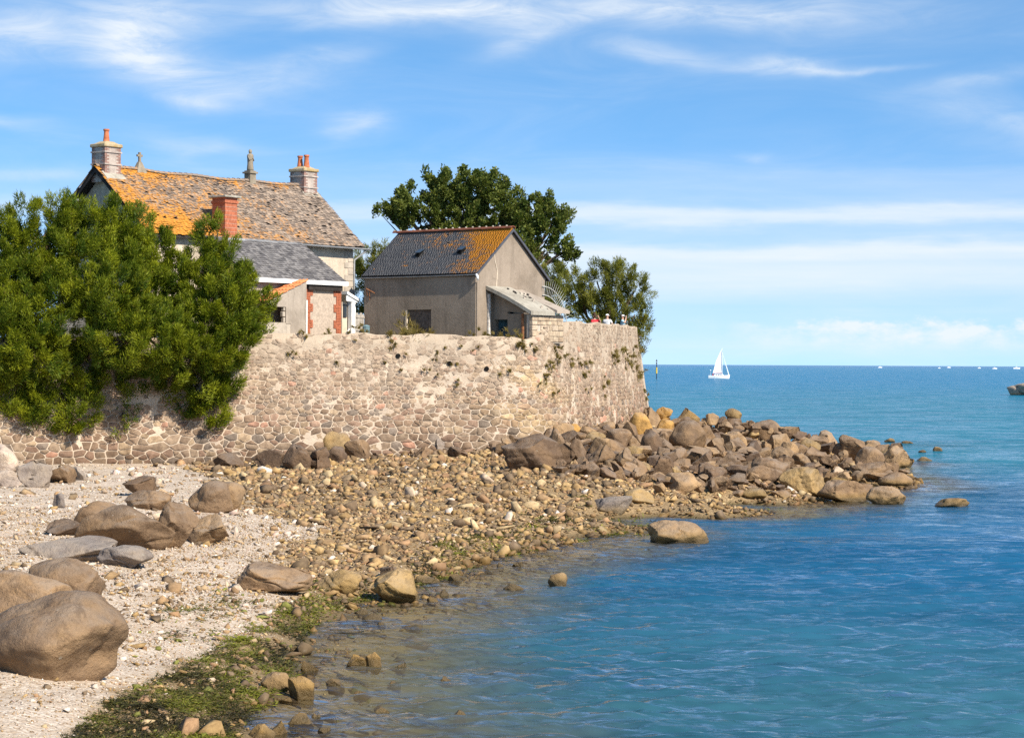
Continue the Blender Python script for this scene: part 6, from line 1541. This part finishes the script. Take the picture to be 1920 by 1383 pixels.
# ------------------------------------------------------------------ three people behind the parapet
M_SKIN = plain('skin', (.50, .29, .20), .6, .3, wear=.08)
M_WSHIRT = plain('white_shirt', (.78, .77, .75), .9, .1, wear=.06); M_RSHIRT = plain('red_shirt', (.55, .04, .05), .9, .1, wear=.15); M_BSHIRT = plain('pale_blue_shirt', (.36, .56, .66), .9, .1, wear=.1)
M_TROUS = plain('trousers', (.10, .10, .13), .9, .1); M_HAIR = plain('brown_hair', (.07, .035, .02), .7, .2); M_CAP = plain('white_cap', (.80, .80, .79), .9, .1, wear=.05)
def skin_fig(name, joints, edges, mat, parent, root=0, sub=1):
    me = bpy.data.meshes.new(name); me.from_pydata([j[0] for j in joints], edges, [])
    o = link(name, me, mat, parent); mod = o.modifiers.new('skin', 'SKIN')
    for i, j in enumerate(joints):
        sv = me.skin_vertices[0].data[i]; sv.radius = j[1] if isinstance(j[1], tuple) else (j[1], j[1]); sv.use_root = (i == root)
    o.modifiers.new('smooth', 'SUBSURF').levels = sub; o.modifiers['smooth'].render_levels = sub; mod.use_smooth_shade = True
    return o
def person(px, py_head, d, face, label, shirt, cap, hair, arms):
    top = P(px, py_head, d); foot = top - ZX * 1.68
    t = empty('person', foot, label, 'person', None); t.rotation_euler = (0, 0, face)
    J = [((0, 0, .95), (.15, .11)), ((0, 0, 1.15), (.14, .10)), ((0, 0, 1.34), (.165, .11)), ((0, -.01, 1.43), (.07, .065)), ((0, -.01, 1.50), (.055, .055)), ((0, -.015, 1.56), (.075, .09)), ((0, -.01, 1.63), (.07, .085))]
    E = [(0, 1), (1, 2), (2, 3), (3, 4), (4, 5), (5, 6)]
    for s in (-1, 1):
        k = len(J); J += [((.10 * s, 0, .86), .085), ((.11 * s, -.02, .48), .058), ((.11 * s, .02, .09), .04), ((.12 * s, -.12, .04), .038)]; E += [(0, k), (k, k + 1), (k + 1, k + 2), (k + 2, k + 3)]
        k = len(J); sh = (.18 * s, 0, 1.36); el, wr = arms[s]
        J += [(sh, .055), (el, .042), (wr, .028)]; E += [(2, k), (k, k + 1), (k + 1, k + 2)]
        h = Vector(wr); dr = (h - Vector(el)).normalized(); sid = dr.cross(Vector((0, 1, 0))).normalized(); palm = h + dr * .06
        J.append((tuple(palm), (.03, .018))); E.append((k + 2, k + 3))
        for q in range(4):
            b = palm + sid * (.022 * (q - 1.5)) + dr * .03; e = b + dr * (.065 - .008 * abs(q - 1.3)) + Vector((0, -.02, -.012)); n = len(J); J += [(tuple(b), .009), (tuple(e), .007)]; E += [(k + 3, n), (n, n + 1)]
        n = len(J); J += [(tuple(h + sid * -.03 * s + dr * .03), .010), (tuple(h + sid * -.05 * s + dr * .07), .008)]; E += [(k + 2, n), (n, n + 1)]
    skin_fig('body', J, E, M_SKIN, t)
    K = [((0, 0, .93), (.165, .125)), ((0, 0, 1.15), (.158, .12)), ((0, 0, 1.33), (.178, .125)), ((0, -.005, 1.41), (.09, .08))]; F_ = [(0, 1), (1, 2), (2, 3)]
    for s in (-1, 1):
        el = Vector(arms[s][0]); shv = Vector((.18 * s, 0, 1.36)); n = len(K); K += [(tuple(shv), .07), (tuple(shv.lerp(el, .7)), .06)]; F_ += [(2, n), (n, n + 1)]
    skin_fig('shirt', K, F_, shirt, t)
    K = [((0, 0, .93), (.16, .12))]; F_ = []
    for s in (-1, 1): n = len(K); K += [((.10 * s, 0, .84), .10), ((.11 * s, -.02, .48), .075), ((.11 * s, .02, .12), .06)]; F_ += [(0, n), (n, n + 1), (n + 1, n + 2)]
    skin_fig('trousers', K, F_, M_TROUS, t)
    def ball(nm, c, r, mat, cut=None):
        bm = bmesh.new(); bmesh.ops.create_uvsphere(bm, u_segments=14, v_segments=10, radius=1)
        if cut is not None: bmesh.ops.delete(bm, geom=[v for v in bm.verts if v.co.z < cut], context='VERTS')
        for v in bm.verts: v.co = Vector((v.co.x * r[0], v.co.y * r[1], v.co.z * r[2])) + Vector(c)
        me = bpy.data.meshes.new(nm); bm.to_mesh(me); bm.free(); me.shade_smooth(); return link(nm, me, mat, t)
    ball('nose', (0, -.108, 1.56), (.014, .02, .022), M_SKIN)
    for s in (-1, 1): ball('eye', (.032 * s, -.092, 1.59), (.012, .008, .009), M_BLACK); ball('ear', (.082 * s, 0, 1.57), (.012, .022, .033), M_SKIN)
    ball('mouth', (0, -.097, 1.515), (.026, .008, .007), M_RED)
    if hair: ball('hair', (0, .012, 1.60), (.090, .108, .105 if hair < 2 else .17), M_HAIR, -.35 if hair < 2 else -.9)
    if cap:
        ball('cap', (0, -.005, 1.60), (.098, .118, .095), M_CAP, .1)
        m = MB(); m.hexa([np.array(q) for q in ((-.07, -.10, 1.612), (.07, -.10, 1.612), (.05, -.19, 1.60), (-.05, -.19, 1.60), (-.07, -.10, 1.622), (.07, -.10, 1.622), (.05, -.19, 1.608), (-.05, -.19, 1.608))]); m.build('cap_brim', M_CAP, t, local=True)
    return t
down = lambda s: ((.26 * s, .02, 1.12), (.25 * s, -.12, .92)); up_ = lambda s: ((.30 * s, -.14, 1.26), (.09 * s, -.19, 1.53)); rail_ = lambda s: ((.27 * s, -.10, 1.15), (.20 * s, -.32, 1.08))
person(1115, 589, 108.2, R(40), 'woman in a red top at the parapet, half hidden by the wall', M_RSHIRT, False, 2, {-1: rail_(-1), 1: up_(1)})
person(1138.5, 589, 109.6, R(150), 'person in a white cap and white shirt leaning at the middle of the parapet', M_WSHIRT, True, 0, {-1: rail_(-1), 1: rail_(1)})
pb = person(1167, 590, 110.6, R(85), 'person in a white cap and pale blue shirt raising binoculars near the wall end', M_BSHIRT, True, 1, {-1: up_(-1), 1: up_(1)})
m = MB()
for s in (-1, 1): m.tube([(.034 * s, -.115, 1.585), (.036 * s, -.24, 1.59)], [.022, .03], 8)
m.tube([(-.03, -.17, 1.585), (.03, -.17, 1.585)], .014, 6)
o = m.build('binoculars', M_BLACK, None, local=True); o.location = pb.location; o.rotation_euler = pb.rotation_euler; tag(o, 'black binoculars held up to the face of the person in pale blue', 'binoculars')
